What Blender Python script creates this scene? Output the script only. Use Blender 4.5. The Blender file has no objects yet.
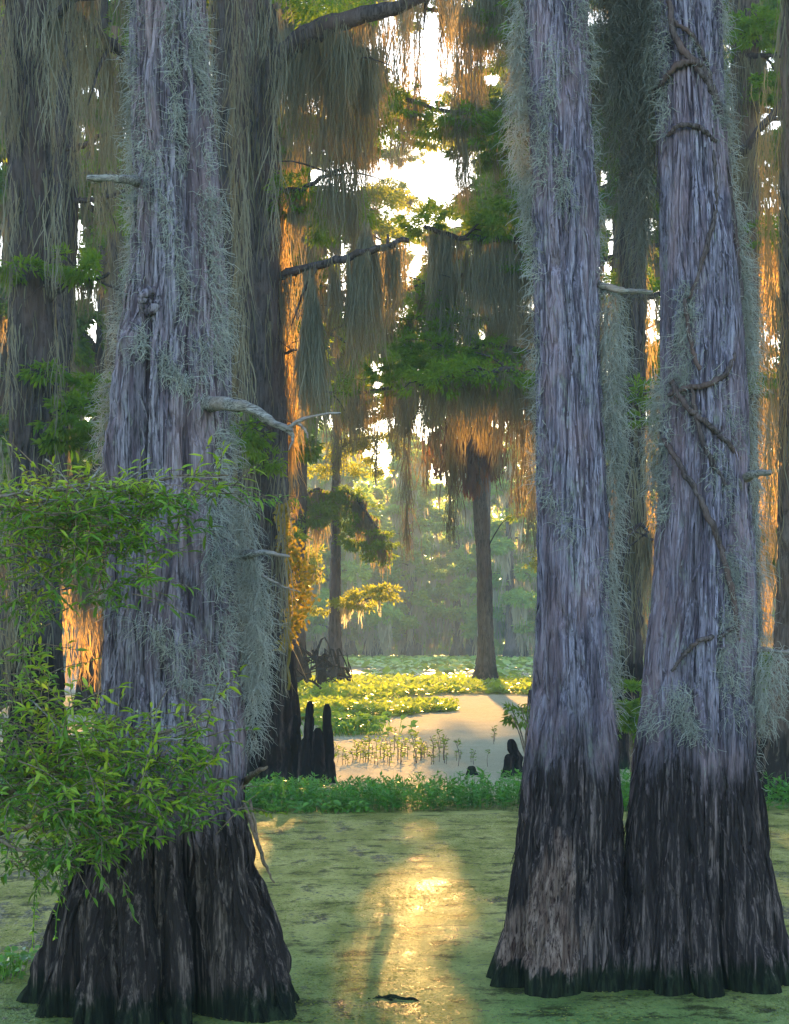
import bpy, math
import numpy as np
from math import radians as R, pi

# ------------------------------------------------------------------ camera, sky, sun, exposure
F = 1700.0; W, H = 789, 1024; HOR = 642.0; CH = 1.7
scn = bpy.context.scene
cd = bpy.data.cameras.new('camera'); cam = bpy.data.objects.new('camera', cd)
scn.collection.objects.link(cam); scn.camera = cam
cam.location = (0, 0, CH); cam.rotation_euler = (R(90), 0, 0)
cd.sensor_fit = 'HORIZONTAL'; cd.sensor_width = 36; cd.lens = 36 * F / W
cd.shift_y = (HOR - H / 2) / W
cd.clip_start = .05; cd.clip_end = 3000

SUN_EL, SUN_AZ = 12.5, 0.9            # degrees above the horizon, degrees right of the view axis
w = bpy.data.worlds.new('World'); scn.world = w; w.use_nodes = True
nt = w.node_tree; nt.nodes.clear()
sky = nt.nodes.new('ShaderNodeTexSky'); sky.sky_type = 'NISHITA'; sky.sun_disc = False
sky.sun_elevation = R(SUN_EL); sky.sun_rotation = R(SUN_AZ)
sky.air_density = 1.0; sky.dust_density = .4; sky.ozone_density = 2.0
bg = nt.nodes.new('ShaderNodeBackground'); bg.inputs[1].default_value = .11
wo = nt.nodes.new('ShaderNodeOutputWorld')
nt.links.new(sky.outputs[0], bg.inputs[0]); nt.links.new(bg.outputs[0], wo.inputs[0])
sl = bpy.data.lights.new('sun', 'SUN'); sl.energy = 5; sl.angle = R(.5); sl.color = (1, .54, .15)
so = bpy.data.objects.new('sun', sl); scn.collection.objects.link(so)
so.rotation_euler = (-(pi / 2 - R(SUN_EL)), 0, -R(SUN_AZ)); so.location = (0, 50, 60)
scn.view_settings.view_transform = 'Standard'; scn.view_settings.look = 'None'
scn.view_settings.exposure = 2.4; scn.view_settings.gamma = 1
scn.cycles.max_bounces = 6; scn.cycles.transparent_max_bounces = 8; scn.cycles.volume_bounces = 1
scn.cycles.diffuse_bounces = 3; scn.cycles.sample_clamp_indirect = 4

rng = np.random.default_rng(11)
def U(a, b, n=None): return rng.uniform(a, b, n)
def P(px, py, Y): return np.array([(px - W / 2) * Y / F, Y, CH - (py - HOR) * Y / F])
def proj(p):
    y = np.maximum(p[..., 1], .5)
    return p[..., 0] / y * F + W / 2, HOR - (p[..., 2] - CH) / y * F

# ------------------------------------------------------------------ noise
def _h(i, j, s):
    i = i.astype(np.int64); j = j.astype(np.int64)
    n = (i * 374761393 + j * 668265263 + s * 2147483647) & 0xffffffff
    n = ((n ^ (n >> 13)) * 1274126177) & 0xffffffff
    n = ((n ^ (n >> 16)) * 2246822519) & 0xffffffff
    return ((n ^ (n >> 15)) & 0xffffff) / float(0xffffff)
def vn(u, v, s=0, per=None):
    u = np.asarray(u, float); v = np.asarray(v, float); u, v = np.broadcast_arrays(u, v)
    i = np.floor(u); j = np.floor(v); a = u - i; b = v - j
    a = a * a * (3 - 2 * a); b = b * b * (3 - 2 * b)
    i1 = i + 1
    if per: i = i % per; i1 = i1 % per
    return (_h(i, j, s) * (1 - a) + _h(i1, j, s) * a) * (1 - b) + (_h(i, j + 1, s) * (1 - a) + _h(i1, j + 1, s) * a) * b
def norm(v): return v / np.maximum(np.linalg.norm(v, axis=-1, keepdims=True), 1e-9)

# ------------------------------------------------------------------ materials
def mat(name, rough=.8, spec=.2):
    m = bpy.data.materials.new(name); m.use_nodes = True
    n = m.node_tree; b = n.nodes['Principled BSDF']
    b.inputs['Roughness'].default_value = rough; b.inputs['Specular IOR Level'].default_value = spec
    return m, n, b
def N(n, t, **k):
    x = n.nodes.new(t)
    for a, b in k.items(): setattr(x, a, b)
    return x
def ramp(n, stops, fac=None):
    r = N(n, 'ShaderNodeValToRGB'); e = r.color_ramp.elements
    while len(e) < len(stops): e.new(.5)
    for el, (p, c) in zip(e, stops):
        el.position = p; el.color = (*c, 1) if len(c) == 3 else c
    if fac is not None: n.links.new(fac, r.inputs[0])
    return r
def mix(n, a, b, f, mode='MIX'):
    x = N(n, 'ShaderNodeMix', data_type='RGBA', blend_type=mode)
    for s, v in ((6, a), (7, b), (0, f)):
        if isinstance(v, bpy.types.NodeSocket): n.links.new(v, x.inputs[s])
        elif s == 0: x.inputs[0].default_value = v
        else: x.inputs[s].default_value = (*v, 1)
    return x.outputs[2]
def noise(n, scale, vec=None, detail=4, rough=.6, xyz=None):
    t = N(n, 'ShaderNodeTexNoise'); t.inputs['Scale'].default_value = scale
    t.inputs['Detail'].default_value = detail; t.inputs['Roughness'].default_value = rough
    if vec is None: vec = N(n, 'ShaderNodeTexCoord').outputs['Object']
    if xyz:
        mp = N(n, 'ShaderNodeMapping'); mp.inputs['Scale'].default_value = xyz
        n.links.new(vec, mp.inputs[0]); vec = mp.outputs[0]
    n.links.new(vec, t.inputs[0])
    return t.outputs['Fac']
def geo_z(n):
    g = N(n, 'ShaderNodeNewGeometry'); s = N(n, 'ShaderNodeSeparateXYZ'); n.links.new(g.outputs['Position'], s.inputs[0])
    return s.outputs, g.outputs['Position']
def mth(n, op, a, b=None, clamp=False):
    x = N(n, 'ShaderNodeMath', operation=op); x.use_clamp = clamp
    for i, v in enumerate((a, b)):
        if v is None: continue
        if isinstance(v, bpy.types.NodeSocket): n.links.new(v, x.inputs[i])
        else: x.inputs[i].default_value = v
    return x.outputs[0]
def lin(n, v, a, b):
    m = N(n, 'ShaderNodeMapRange'); n.links.new(v, m.inputs[0])
    m.inputs[1].default_value = a; m.inputs[2].default_value = b
    return m.outputs[0]

def bark(name, up, streak, wet, wetline=None, scale=1.0, bump=.6, bd=.02, ax=(1, 1, .07), lich=False):
    m, n, b = mat(name, .95, .06)
    s, pos = geo_z(n)
    f1 = noise(n, 22 * scale, pos, 5, .65, ax); f2 = noise(n, 70 * scale, pos, 4, .7, tuple(min(1, a * 1.3) for a in ax))
    f3 = noise(n, 3.2 * scale, pos, 4, .6, (1, 1, .4))
    c = mix(n, up, streak, ramp(n, [(.42, (0, 0, 0)), (.58, (1, 1, 1))], f1).outputs[0])
    c = mix(n, c, tuple(x * .16 for x in up), ramp(n, [(.47, (0, 0, 0)), (.62, (1, 1, 1))], f2).outputs[0])
    c = mix(n, c, (up[0] * 1.0, up[1] * .78, up[2] * .68), ramp(n, [(.45, (0, 0, 0)), (.7, (.8, .8, .8))], f3).outputs[0])
    if lich: c = mix(n, c, (.36, .40, .34), ramp(n, [(.56, (0, 0, 0)), (.66, (.6, .6, .6))], noise(n, 11, pos, 7, .8, (1, 1, .45))).outputs[0])
    if lich: c = mix(n, c, (.10, .075, .09), ramp(n, [(.54, (0, 0, 0)), (.68, (.75, .75, .75))], noise(n, 4.3, pos, 5, .7, (1, 1, .22))).outputs[0])
    if wetline:
        z = mth(n, 'ADD', s['Z'], mth(n, 'MULTIPLY', mth(n, 'SUBTRACT', f1, .5), 1.0))
        z = mth(n, 'ADD', z, mth(n, 'MULTIPLY', mth(n, 'SUBTRACT', f3, .5), .6))
        wc = mix(n, tuple(x * .6 for x in wet), (wet[0] * 3.9, wet[1] * 3.7, wet[2] * 3.3), ramp(n, [(.5, (0, 0, 0)), (.66, (1, 1, 1))], f1).outputs[0])
        wc = mix(n, wc, tuple(x * .45 for x in wet), ramp(n, [(.44, (0, 0, 0)), (.66, (1, 1, 1))], f2).outputs[0])
        c = mix(n, wc, c, lin(n, z, wetline - .20, wetline + .16))
        zz = mth(n, 'ADD', s['Z'], mth(n, 'MULTIPLY', mth(n, 'SUBTRACT', f1, .5), .42))
        alg = mix(n, (.010, .013, .010), (.028, .042, .022), ramp(n, [(.45, (0, 0, 0)), (.6, (1, 1, 1))], f1).outputs[0])
        c = mix(n, alg, c, lin(n, zz, .10, .17))
    at = N(n, 'ShaderNodeAttribute', attribute_name='scar')
    sc = mix(n, (.15, .095, .08), (.36, .26, .225), ramp(n, [(.4, (0, 0, 0)), (.62, (1, 1, 1))], f1).outputs[0])
    sc = mix(n, sc, (.035, .02, .02), ramp(n, [(.46, (0, 0, 0)), (.62, (1, 1, 1))], f2).outputs[0])
    c = mix(n, c, sc, at.outputs['Fac'])
    n.links.new(c, b.inputs['Base Color'])
    bp = N(n, 'ShaderNodeBump'); bp.inputs['Strength'].default_value = bump; bp.inputs['Distance'].default_value = bd
    n.links.new(mth(n, 'ADD', f1, mth(n, 'MULTIPLY', f2, .7)), bp.inputs['Height']); n.links.new(bp.outputs[0], b.inputs['Normal'])
    return m

def leafy(name, stops, trans, tw=.45, rough=.5, spec=.3, scale=2.0):
    """diffuse + translucent; colour runs over the per-leaf random attribute and a soft noise"""
    m, n, b = mat(name, rough, spec)
    at = N(n, 'ShaderNodeAttribute', attribute_name='rnd')
    g = N(n, 'ShaderNodeNewGeometry')
    f = mth(n, 'ADD', mth(n, 'MULTIPLY', at.outputs['Fac'], .6), mth(n, 'MULTIPLY', noise(n, scale, g.outputs['Position'], 3), .45), True)
    c = ramp(n, stops, f).outputs[0]
    n.links.new(c, b.inputs['Base Color'])
    t = N(n, 'ShaderNodeBsdfTranslucent'); n.links.new(mix(n, c, trans, .6), t.inputs[0])
    mx = N(n, 'ShaderNodeMixShader'); mx.inputs[0].default_value = tw
    n.links.new(b.outputs[0], mx.inputs[1]); n.links.new(t.outputs[0], mx.inputs[2])
    n.links.new(mx.outputs[0], n.nodes['Material Output'].inputs['Surface'])
    return m

M = {}
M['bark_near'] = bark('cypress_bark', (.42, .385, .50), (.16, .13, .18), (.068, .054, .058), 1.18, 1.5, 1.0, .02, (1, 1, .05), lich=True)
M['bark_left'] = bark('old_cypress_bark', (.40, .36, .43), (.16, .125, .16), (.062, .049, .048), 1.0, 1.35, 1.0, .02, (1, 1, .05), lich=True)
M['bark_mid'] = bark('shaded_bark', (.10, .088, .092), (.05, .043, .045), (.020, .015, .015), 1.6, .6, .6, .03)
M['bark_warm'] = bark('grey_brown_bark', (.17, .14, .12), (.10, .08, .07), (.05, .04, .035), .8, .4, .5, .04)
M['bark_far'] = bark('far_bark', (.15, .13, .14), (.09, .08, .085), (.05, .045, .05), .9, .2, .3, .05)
M['dead'] = bark('weathered_wood', (.42, .40, .37), (.25, .23, .21), (.2, .18, .15), None, 2.2, .8, .012, (.09, 1, 1))
M['twig'] = bark('twig_bark', (.30, .25, .19), (.16, .12, .09), (.05, .04, .03), None, 2, .3, .005)
M['vine'] = bark('vine_bark', (.16, .13, .13), (.09, .07, .07), (.05, .04, .03), None, 2, .5, .006)
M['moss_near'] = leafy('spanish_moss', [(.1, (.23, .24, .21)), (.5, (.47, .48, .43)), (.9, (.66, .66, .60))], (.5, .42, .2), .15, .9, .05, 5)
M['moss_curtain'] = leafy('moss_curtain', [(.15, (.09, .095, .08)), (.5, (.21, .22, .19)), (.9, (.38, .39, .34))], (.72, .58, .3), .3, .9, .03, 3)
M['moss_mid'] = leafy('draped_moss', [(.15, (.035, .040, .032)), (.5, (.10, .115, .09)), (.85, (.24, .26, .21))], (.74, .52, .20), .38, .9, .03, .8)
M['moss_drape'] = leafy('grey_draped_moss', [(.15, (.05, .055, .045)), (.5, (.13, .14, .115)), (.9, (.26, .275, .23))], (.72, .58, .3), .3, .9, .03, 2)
M['moss_lit'] = leafy('sunlit_moss', [(.15, (.08, .07, .04)), (.5, (.16, .15, .10)), (.9, (.30, .28, .20))], (.92, .56, .16), .6, .9, .03, 1.5)  # same moss as the rest, with orange sunlight painted into its colours
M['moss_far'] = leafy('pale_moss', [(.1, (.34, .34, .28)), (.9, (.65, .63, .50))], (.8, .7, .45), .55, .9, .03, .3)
M['moss_brown'] = leafy('brown_moss', [(.1, (.05, .025, .018)), (.9, (.12, .055, .03))], (.45, .16, .04), .35, .9, .03, 1)  # moss in shade: its red-brown darkness is painted in
M['leaf_near'] = leafy('shrub_leaf', [(.12, (.016, .055, .008)), (.36, (.06, .18, .016)), (.60, (.20, .37, .025)), (.85, (.42, .50, .035)), (1, (.34, .22, .04))], (.40, .60, .03), .35, .38, .45, 3)
M['leaf_mid'] = leafy('cypress_needles', [(.1, (.018, .06, .012)), (.5, (.045, .14, .016)), (.9, (.13, .24, .022))], (.46, .60, .03), .45, .6, .15, .7)
M['leaf_lit'] = leafy('sunlit_needles', [(.1, (.05, .09, .012)), (.9, (.16, .22, .025))], (.80, .80, .06), .55, .6, .15, .7)  # same cypress needles, yellow backlight put into the colour
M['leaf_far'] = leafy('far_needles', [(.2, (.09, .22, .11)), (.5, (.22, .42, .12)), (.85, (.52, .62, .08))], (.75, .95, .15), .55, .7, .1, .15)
M['leaf_vine'] = leafy('vine_leaf', [(.1, (.06, .09, .01)), (.5, (.20, .17, .015)), (.9, (.34, .20, .02))], (.80, .55, .05), .38, .5, .2, 3)
M['plant'] = leafy('marsh_plant_leaf', [(.1, (.03, .11, .016)), (.6, (.07, .25, .025)), (1, (.16, .36, .035))], (.30, .60, .04), .35, .35, .4, 3)
M['meadow'] = leafy('floating_meadow_leaf', [(.1, (.10, .19, .015)), (.5, (.22, .36, .025)), (.95, (.42, .50, .06))], (.65, .75, .06), .45, .4, .4, .2)
M['pad'] = leafy('lily_pad', [(.1, (.16, .36, .04)), (.6, (.38, .54, .06)), (1, (.70, .68, .18))], (.55, .65, .08), .25, .38, .6, .06)
M['weed'] = leafy('duckweed_fleck', [(.15, (.08, .14, .03)), (.5, (.22, .25, .05)), (.9, (.46, .42, .13))], (.4, .5, .06), .15, 1, .0, 1.2)
M['hyacinth'] = leafy('hyacinth_leaf', [(.1, (.04, .14, .02)), (.9, (.13, .32, .03))], (.4, .7, .05), .35, .3, .5, 5)

# ------------------------------------------------------------------ mesh building
class MB:
    def __init__(s): s.v = []; s.q = []; s.t = []; s.r = []; s.n = 0; s.extra = None
    def add(s, v, q=None, t=None, r=None):
        v = np.asarray(v, float).reshape(-1, 3)
        s.v.append(v)
        if q is not None and len(q): s.q.append(np.asarray(q, np.int64).reshape(-1, 4) + s.n)
        if t is not None and len(t): s.t.append(np.asarray(t, np.int64).reshape(-1, 3) + s.n)
        s.r.append(np.full(len(v), .5) if r is None else np.broadcast_to(r, (len(v),)).astype(float))
        s.n += len(v)
    def build(s, name, m, parent=None, origin=None, smooth=False, scar=None):
        if s.n == 0: return None
        v = np.concatenate(s.v).astype(np.float64)
        o0 = np.array(parent['_o']) if parent is not None else np.zeros(3)
        org = np.array(origin if origin is not None else (o0 if parent is not None else v.mean(0)), float)
        v = v - org
        q = np.concatenate(s.q) if s.q else np.zeros((0, 4), np.int64)
        t = np.concatenate(s.t) if s.t else np.zeros((0, 3), np.int64)
        me = bpy.data.meshes.new(name)
        me.vertices.add(len(v)); me.vertices.foreach_set('co', v.astype(np.float32).ravel())
        loops = np.concatenate([q.ravel(), t.ravel()]).astype(np.int32)
        me.loops.add(len(loops)); me.loops.foreach_set('vertex_index', loops)
        tot = np.concatenate([np.full(len(q), 4), np.full(len(t), 3)]).astype(np.int32)
        st = np.concatenate([[0], np.cumsum(tot)[:-1]]).astype(np.int32)
        me.polygons.add(len(tot)); me.polygons.foreach_set('loop_start', st); me.polygons.foreach_set('loop_total', tot)
        if smooth: me.polygons.foreach_set('use_smooth', np.ones(len(tot), bool))
        a = me.attributes.new('rnd', 'FLOAT', 'POINT'); a.data.foreach_set('value', np.concatenate(s.r).astype(np.float32))
        if scar is not None:
            a = me.attributes.new('scar', 'FLOAT', 'POINT'); a.data.foreach_set('value', scar.astype(np.float32))
        me.update(calc_edges=True)
        me.materials.append(m)
        o = bpy.data.objects.new(name, me); scn.collection.objects.link(o)
        o.location = tuple(org - o0) if parent is not None else tuple(org)
        if parent is not None: o.parent = parent
        o['_o'] = [float(x) for x in org]
        return o

def thing(name, label, cat, loc, group=None):
    o = bpy.data.objects.new(name, None); scn.collection.objects.link(o); o.location = tuple(float(x) for x in loc)
    o.empty_display_size = .3
    o['label'] = label; o['category'] = cat; o['_o'] = [float(x) for x in loc]
    if group: o['group'] = group
    return o
def tag(o, label, cat=None, group=None, kind=None):
    o['label'] = label
    if cat: o['category'] = cat
    if group: o['group'] = group
    if kind: o['kind'] = kind
    return o

def catmull(pts, n):
    p = np.asarray(pts, float)
    p = np.vstack([2 * p[0] - p[1], p, 2 * p[-1] - p[-2]])
    t = np.linspace(0, len(p) - 3 - 1e-6, n); i = t.astype(int); f = (t - i)[:, None]
    a, b, c, d = p[i], p[i + 1], p[i + 2], p[i + 3]
    return .5 * (2 * b + (c - a) * f + (2 * a - 5 * b + 4 * c - d) * f * f + (3 * b - a - 3 * c + d) * f ** 3)

def tube(mb, pts, rad, sides=8, n=None, rough=.0, wob=0.0, seed=0, capped=True):
    pts = np.asarray(pts, float)
    if n is None: n = max(4, len(pts) * 4)
    c = catmull(pts, n); rr = np.interp(np.linspace(0, 1, n), np.linspace(0, 1, len(np.atleast_1d(rad))), rad) if np.ndim(rad) else np.full(n, rad)
    if wob:
        tt = np.arange(n) * .7
        c = c + wob * np.stack([vn(tt, 3.1, seed) - .5, vn(tt, 7.7, seed) - .5, vn(tt, 13.3, seed) - .5], 1)
    T = norm(np.gradient(c, axis=0)); up = np.array([.13, .31, .94]); 
    if abs(T[:, 2]).mean() > .8: up = np.array([.1, .99, .1])
    A = norm(np.cross(T, up)); B = np.cross(T, A)
    th = np.arange(sides) * 2 * pi / sides
    k = 1 + rough * (vn(th[None] * sides / (2 * pi), np.arange(n)[:, None] * .27, seed + 5, sides) - .5) * 2
    v = c[:, None] + (rr[:, None] * k)[..., None] * (np.cos(th)[None, :, None] * A[:, None] + np.sin(th)[None, :, None] * B[:, None])
    i = np.arange(n - 1)[:, None] * sides; j = np.arange(sides)[None]
    q = np.stack([i + j, i + (j + 1) % sides, i + sides + (j + 1) % sides, i + sides + j], -1).reshape(-1, 4)
    vv = v.reshape(-1, 3); t = None
    if capped:
        vv = np.vstack([vv, c[0], c[-1] + T[-1] * rr[-1] * .5]); j = np.arange(sides)
        t = np.vstack([np.stack([np.full(sides, n * sides), (j + 1) % sides, j], 1),
                       np.stack([np.full(sides, n * sides + 1), (n - 1) * sides + j, (n - 1) * sides + (j + 1) % sides], 1)])
    mb.add(vv, q, t, rng.random()); return c

def strand_paths(st, dr, L, K, curl, grav):
    """paths (N,K+1,3) from starts, first directions and lengths"""
    n = len(st); p = np.empty((n, K + 1, 3)); p[:, 0] = st; d = norm(dr)
    step = (L / K)[:, None]
    for k in range(K):
        d = norm(d + rng.normal(0, curl, (n, 3)) + np.array([0, 0, -grav]))
        p[:, k + 1] = p[:, k] + d * step
    return p
def tubes3(mb, p, r, rnd):
    n, K = p.shape[:2]
    d = norm(p[:, -1] - p[:, 0]); a = norm(np.cross(d, rng.normal(0, 1, (n, 3)))); b = np.cross(d, a)
    tp = np.linspace(1, .35, K)[None, :, None, None]
    off = np.stack([a * math.cos(x) + b * math.sin(x) for x in (0, 2 * pi / 3, 4 * pi / 3)], 1)[:, None] * np.reshape(r, (-1, 1, 1, 1)) * tp
    v = p[:, :, None] + off
    base = (np.arange(n) * K * 3)[:, None, None]; k = (np.arange(K - 1) * 3)[None, :, None]; j = np.arange(3)[None, None]
    q = np.stack([base + k + j, base + k + (j + 1) % 3, base + k + 3 + (j + 1) % 3, base + k + 3 + j], -1)
    mb.add(v, q, None, np.repeat(rnd, K * 3))
def ribbons(mb, p, wd, rnd, taper=.25):
    n, K = p.shape[:2]
    a = U(0, 2 * pi, n); s = np.stack([np.cos(a), np.sin(a) * .6, np.zeros(n)], 1)[:, None]
    tp = np.concatenate([np.linspace(.55, 1, max(2, K // 3)), np.linspace(1, taper, K - max(2, K // 3))])[None, :, None]
    o = s * np.reshape(wd, (-1, 1, 1)) * tp / 2
    v = np.stack([p - o, p + o], 2)
    base = (np.arange(n) * K * 2)[:, None]; k = (np.arange(K - 1) * 2)[None]
    q = np.stack([base + k, base + k + 1, base + k + 3, base + k + 2], -1)
    mb.add(v, q, None, np.repeat(rnd, K * 2))
def leaves(mb, pos, d, nrm, L, Wd, rnd, shape=4):
    """leaf blades: 4 = diamond, 6 = folded lance-shaped blade"""
    n = len(pos); d = norm(d); s = norm(np.cross(d, nrm)); u = np.cross(s, d)
    L = np.reshape(np.broadcast_to(L, n), (-1, 1)); Wd = np.reshape(np.broadcast_to(Wd, n), (-1, 1))
    if shape == 4:
        v = np.stack([pos, pos + d * L * .45 + s * Wd / 2, pos + d * L, pos + d * L * .45 - s * Wd / 2], 1)
        q = np.arange(n * 4).reshape(-1, 4); mb.add(v, q, None, np.repeat(rnd, 4))
    else:
        f = u * Wd * .22; dr = -u * L * .12
        v = np.stack([pos, pos + d * L * .30 + s * Wd * .42 + f, pos + d * L * .65 + s * Wd * .42 + f + dr * .5, pos + d * L + dr * 1.6,
                      pos + d * L * .65 - s * Wd * .42 + f + dr * .5, pos + d * L * .30 - s * Wd * .42 + f, pos + d * L * .5 + dr * .3], 1)
        b = (np.arange(n) * 7)[:, None]
        q = np.vstack([np.hstack([b, b + 1, b + 2, b + 6]), np.hstack([b, b + 6, b + 4, b + 5])])
        t = np.vstack([np.hstack([b + 6, b + 2, b + 3]), np.hstack([b + 6, b + 3, b + 4])])
        mb.add(v, q, t, np.repeat(rnd, 7))

# the open places in the canopy: sky gaps and the clearing the lake is seen through
GAPS = [(428, 48, 21, 33), (443, 178, 38, 25), (328, 182, 20, 16), (352, 180, 14, 20), (490, 78, 10, 8), (640, 195, 10, 14), (625, 235, 22, 20),
        (300, 145, 12, 12), (455, 222, 10, 7), (335, 283, 14, 6), (605, 180, 7, 12), (108, 262, 10, 24), (74, 235, 8, 34), (92, 335, 9, 14), (110, 190, 6, 14), (84, 130, 5, 10), (768, 200, 6, 12), (606, 320, 6, 12), (650, 330, 6, 14), (735, 110, 8, 20), (385, 30, 9, 26)]
# crown foliage cut away so low sunbeams get through: (px, py, depth) of what they light, half width and half height in metres
BEAMS = [(756, 410, 27, .95, 4.0), (776, 420, 18.6, .30, 2.6), (756, 380, 19.3, .25, 1.6), (618, 570, 23, .28, 1.5), (648, 470, 23, .30, 2.6), (388, 990, 8.3, .13, .13), (402, 945, 9.6, .09, .16), (396, 900, 11.2, .12, .14), (409, 866, 12.9, .10, .16), (402, 835, 15, .13, .12), (90, 630, 34, .8, 1.6), (288, 320, 21, .34, 2.2), (292, 580, 20.6, .3, 1.2),
         (526, 450, 25, .28, 1.0), (476, 428, 25, .34, .5), (392, 265, 20.2, .4, .5), (355, 520, 58, 1.8, 1.2), (360, 452, 60, 2.3, 1.3), (372, 596, 59, 1.2, .5), (68, 480, 24, .3, 1.0), (630, 300, 25, .5, .8)]
_ta, _te = math.tan(R(SUN_AZ)), math.tan(R(SUN_EL))
def shaft_mask(p):
    u = p[..., 0] - p[..., 1] * _ta; v = p[..., 2] - p[..., 1] * _te; m = np.zeros(u.shape, bool); nz = (vn(u * 4, v * 4, 77) - .5) * .8
    for px, py, Y, a, b in BEAMS:
        c = P(px, py, Y); uu = c[0] - Y * _ta; vv = c[2] - Y * _te
        m |= (p[..., 1] > Y + 1.2) & (((u - uu) / a) ** 2 + ((v - vv) / b) ** 2 + nz < 1)
    return m
def open_mask(p, y_top=432, soft=14):
    """True where a point must stay out of the open places"""
    px, py = proj(p)
    j = rng.normal(0, 1, px.shape)
    jx = px + j * 4; m = np.zeros(px.shape, bool)
    for gx, gy, a, b in GAPS:
        e = ((px - gx) / a) ** 2 + ((py - gy) / b) ** 2 + (vn(px / 9, py / 9, 4) - .5) * 1.1
        m |= (e + j * .12 < 1)
    m |= shaft_mask(p)
    top = y_top + (vn(px / 16, px * 0 + 2.2, 9) - .5) * 60 + j * soft * .5
    m |= (jx > 318) & (jx < 533) & (py > top) & (py < 700) & (p[..., 1] < 150)
    return m

def beards(mb, line, dens=6.0, Lr=(.4, 1.8), wd=.25, sw=(.006, .015), cull=True, y_top=440, per=42, K=7, seed=0):
    """beards of hanging moss along a limb"""
    seg = np.linalg.norm(np.diff(line, axis=0), axis=1); tot = seg.sum(); n = max(1, int(tot * dens))
    s = np.sort(U(0, tot, n)); cs = np.concatenate([[0], np.cumsum(seg)])
    c = np.stack([np.interp(s, cs, line[:, k]) for k in range(3)], 1)
    Lm = Lr[0] + (Lr[1] - Lr[0]) * np.clip(vn(s * 1.3, 1.5, seed) * .75 + U(-.15, .45, n), 0, 1) ** 1.3
    for i in range(n):
        L = Lm[i]; m = int(per * 1.3 * (.5 + L / max(Lr[1], .1)))
        ww = wd * U(.5, 1.2)
        x = rng.normal(0, .42, m); a = U(0, pi)
        ax = np.array([math.cos(a), math.sin(a) * .6, 0])
        st = c[i] + ax * (x * ww)[:, None] + rng.normal(0, .02, (m, 3))
        l = L * np.clip(1 - np.abs(x) * .75, .2, 1) * U(.35, 1, m)
        hold = U(0, .35, m) * L * (np.abs(x) < .4); st[:, 2] -= hold * U(0, 1, m)
        p = strand_paths(st, np.tile([0, 0, -1.], (m, 1)), l, K - 1, .17, .42)
        tt = np.linspace(0, 1, K)[None, :, None]
        p[..., :2] += (c[i][:2] - p[..., :1, :2]) * tt * .45 * np.minimum(1, l / L)[:, None, None]
        if cull:
            k = ~(open_mask(p[:, -1], y_top) | open_mask(p[:, K // 2], y_top) | shaft_mask(p[:, 0]) | shaft_mask(p[:, K // 4]) | shaft_mask(p[:, 3 * K // 4])); p = p[k]; m = len(p)
            if m == 0: continue
        ribbons(mb, p, U(*sw, m), np.clip(U(.0, .5) + U(0, .5, m), 0, 1))

def pad(mb, c, rx, rz, n, L=(.06, .12), Wf=.28, cull=True, y_top=425, droop=.5, clumps=None):
    """one spray of feathery foliage: clumps of small leaves round twigs in a flattened bough"""
    k = clumps or max(5, int(n / 45))
    d = norm(rng.normal(0, 1, (k, 3))) * (U(0, 1, k) ** .45)[:, None]
    cc = c + d * np.array([rx, rx, rz]); cc[:, 2] -= (d[:, 0] ** 2 + d[:, 1] ** 2) * rz * .5
    i = rng.integers(0, k, n); sg = rx / k ** .5 * .55
    pos = cc[i] + rng.normal(0, 1, (n, 3)) * np.array([sg, sg, sg * .45])
    if cull:
        ok = ~open_mask(pos, y_top); pos = pos[ok]; i = i[ok]; n = len(pos)
        if n == 0: return
    out = norm(pos - cc[i] + d[i] * .4 * rx)
    dr = out + rng.normal(0, .45, (n, 3)); dr[:, 2] -= droop
    Ln = U(*L, n)
    tone = vn(i * 3.7, 0.5, 7)
    leaves(mb, pos, dr, rng.normal(0, 1, (n, 3)) * [.6, .6, .6] + [0, 0, .9], Ln, Ln * Wf, np.clip(tone * .6 + U(0, .45, n), 0, 1))

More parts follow.
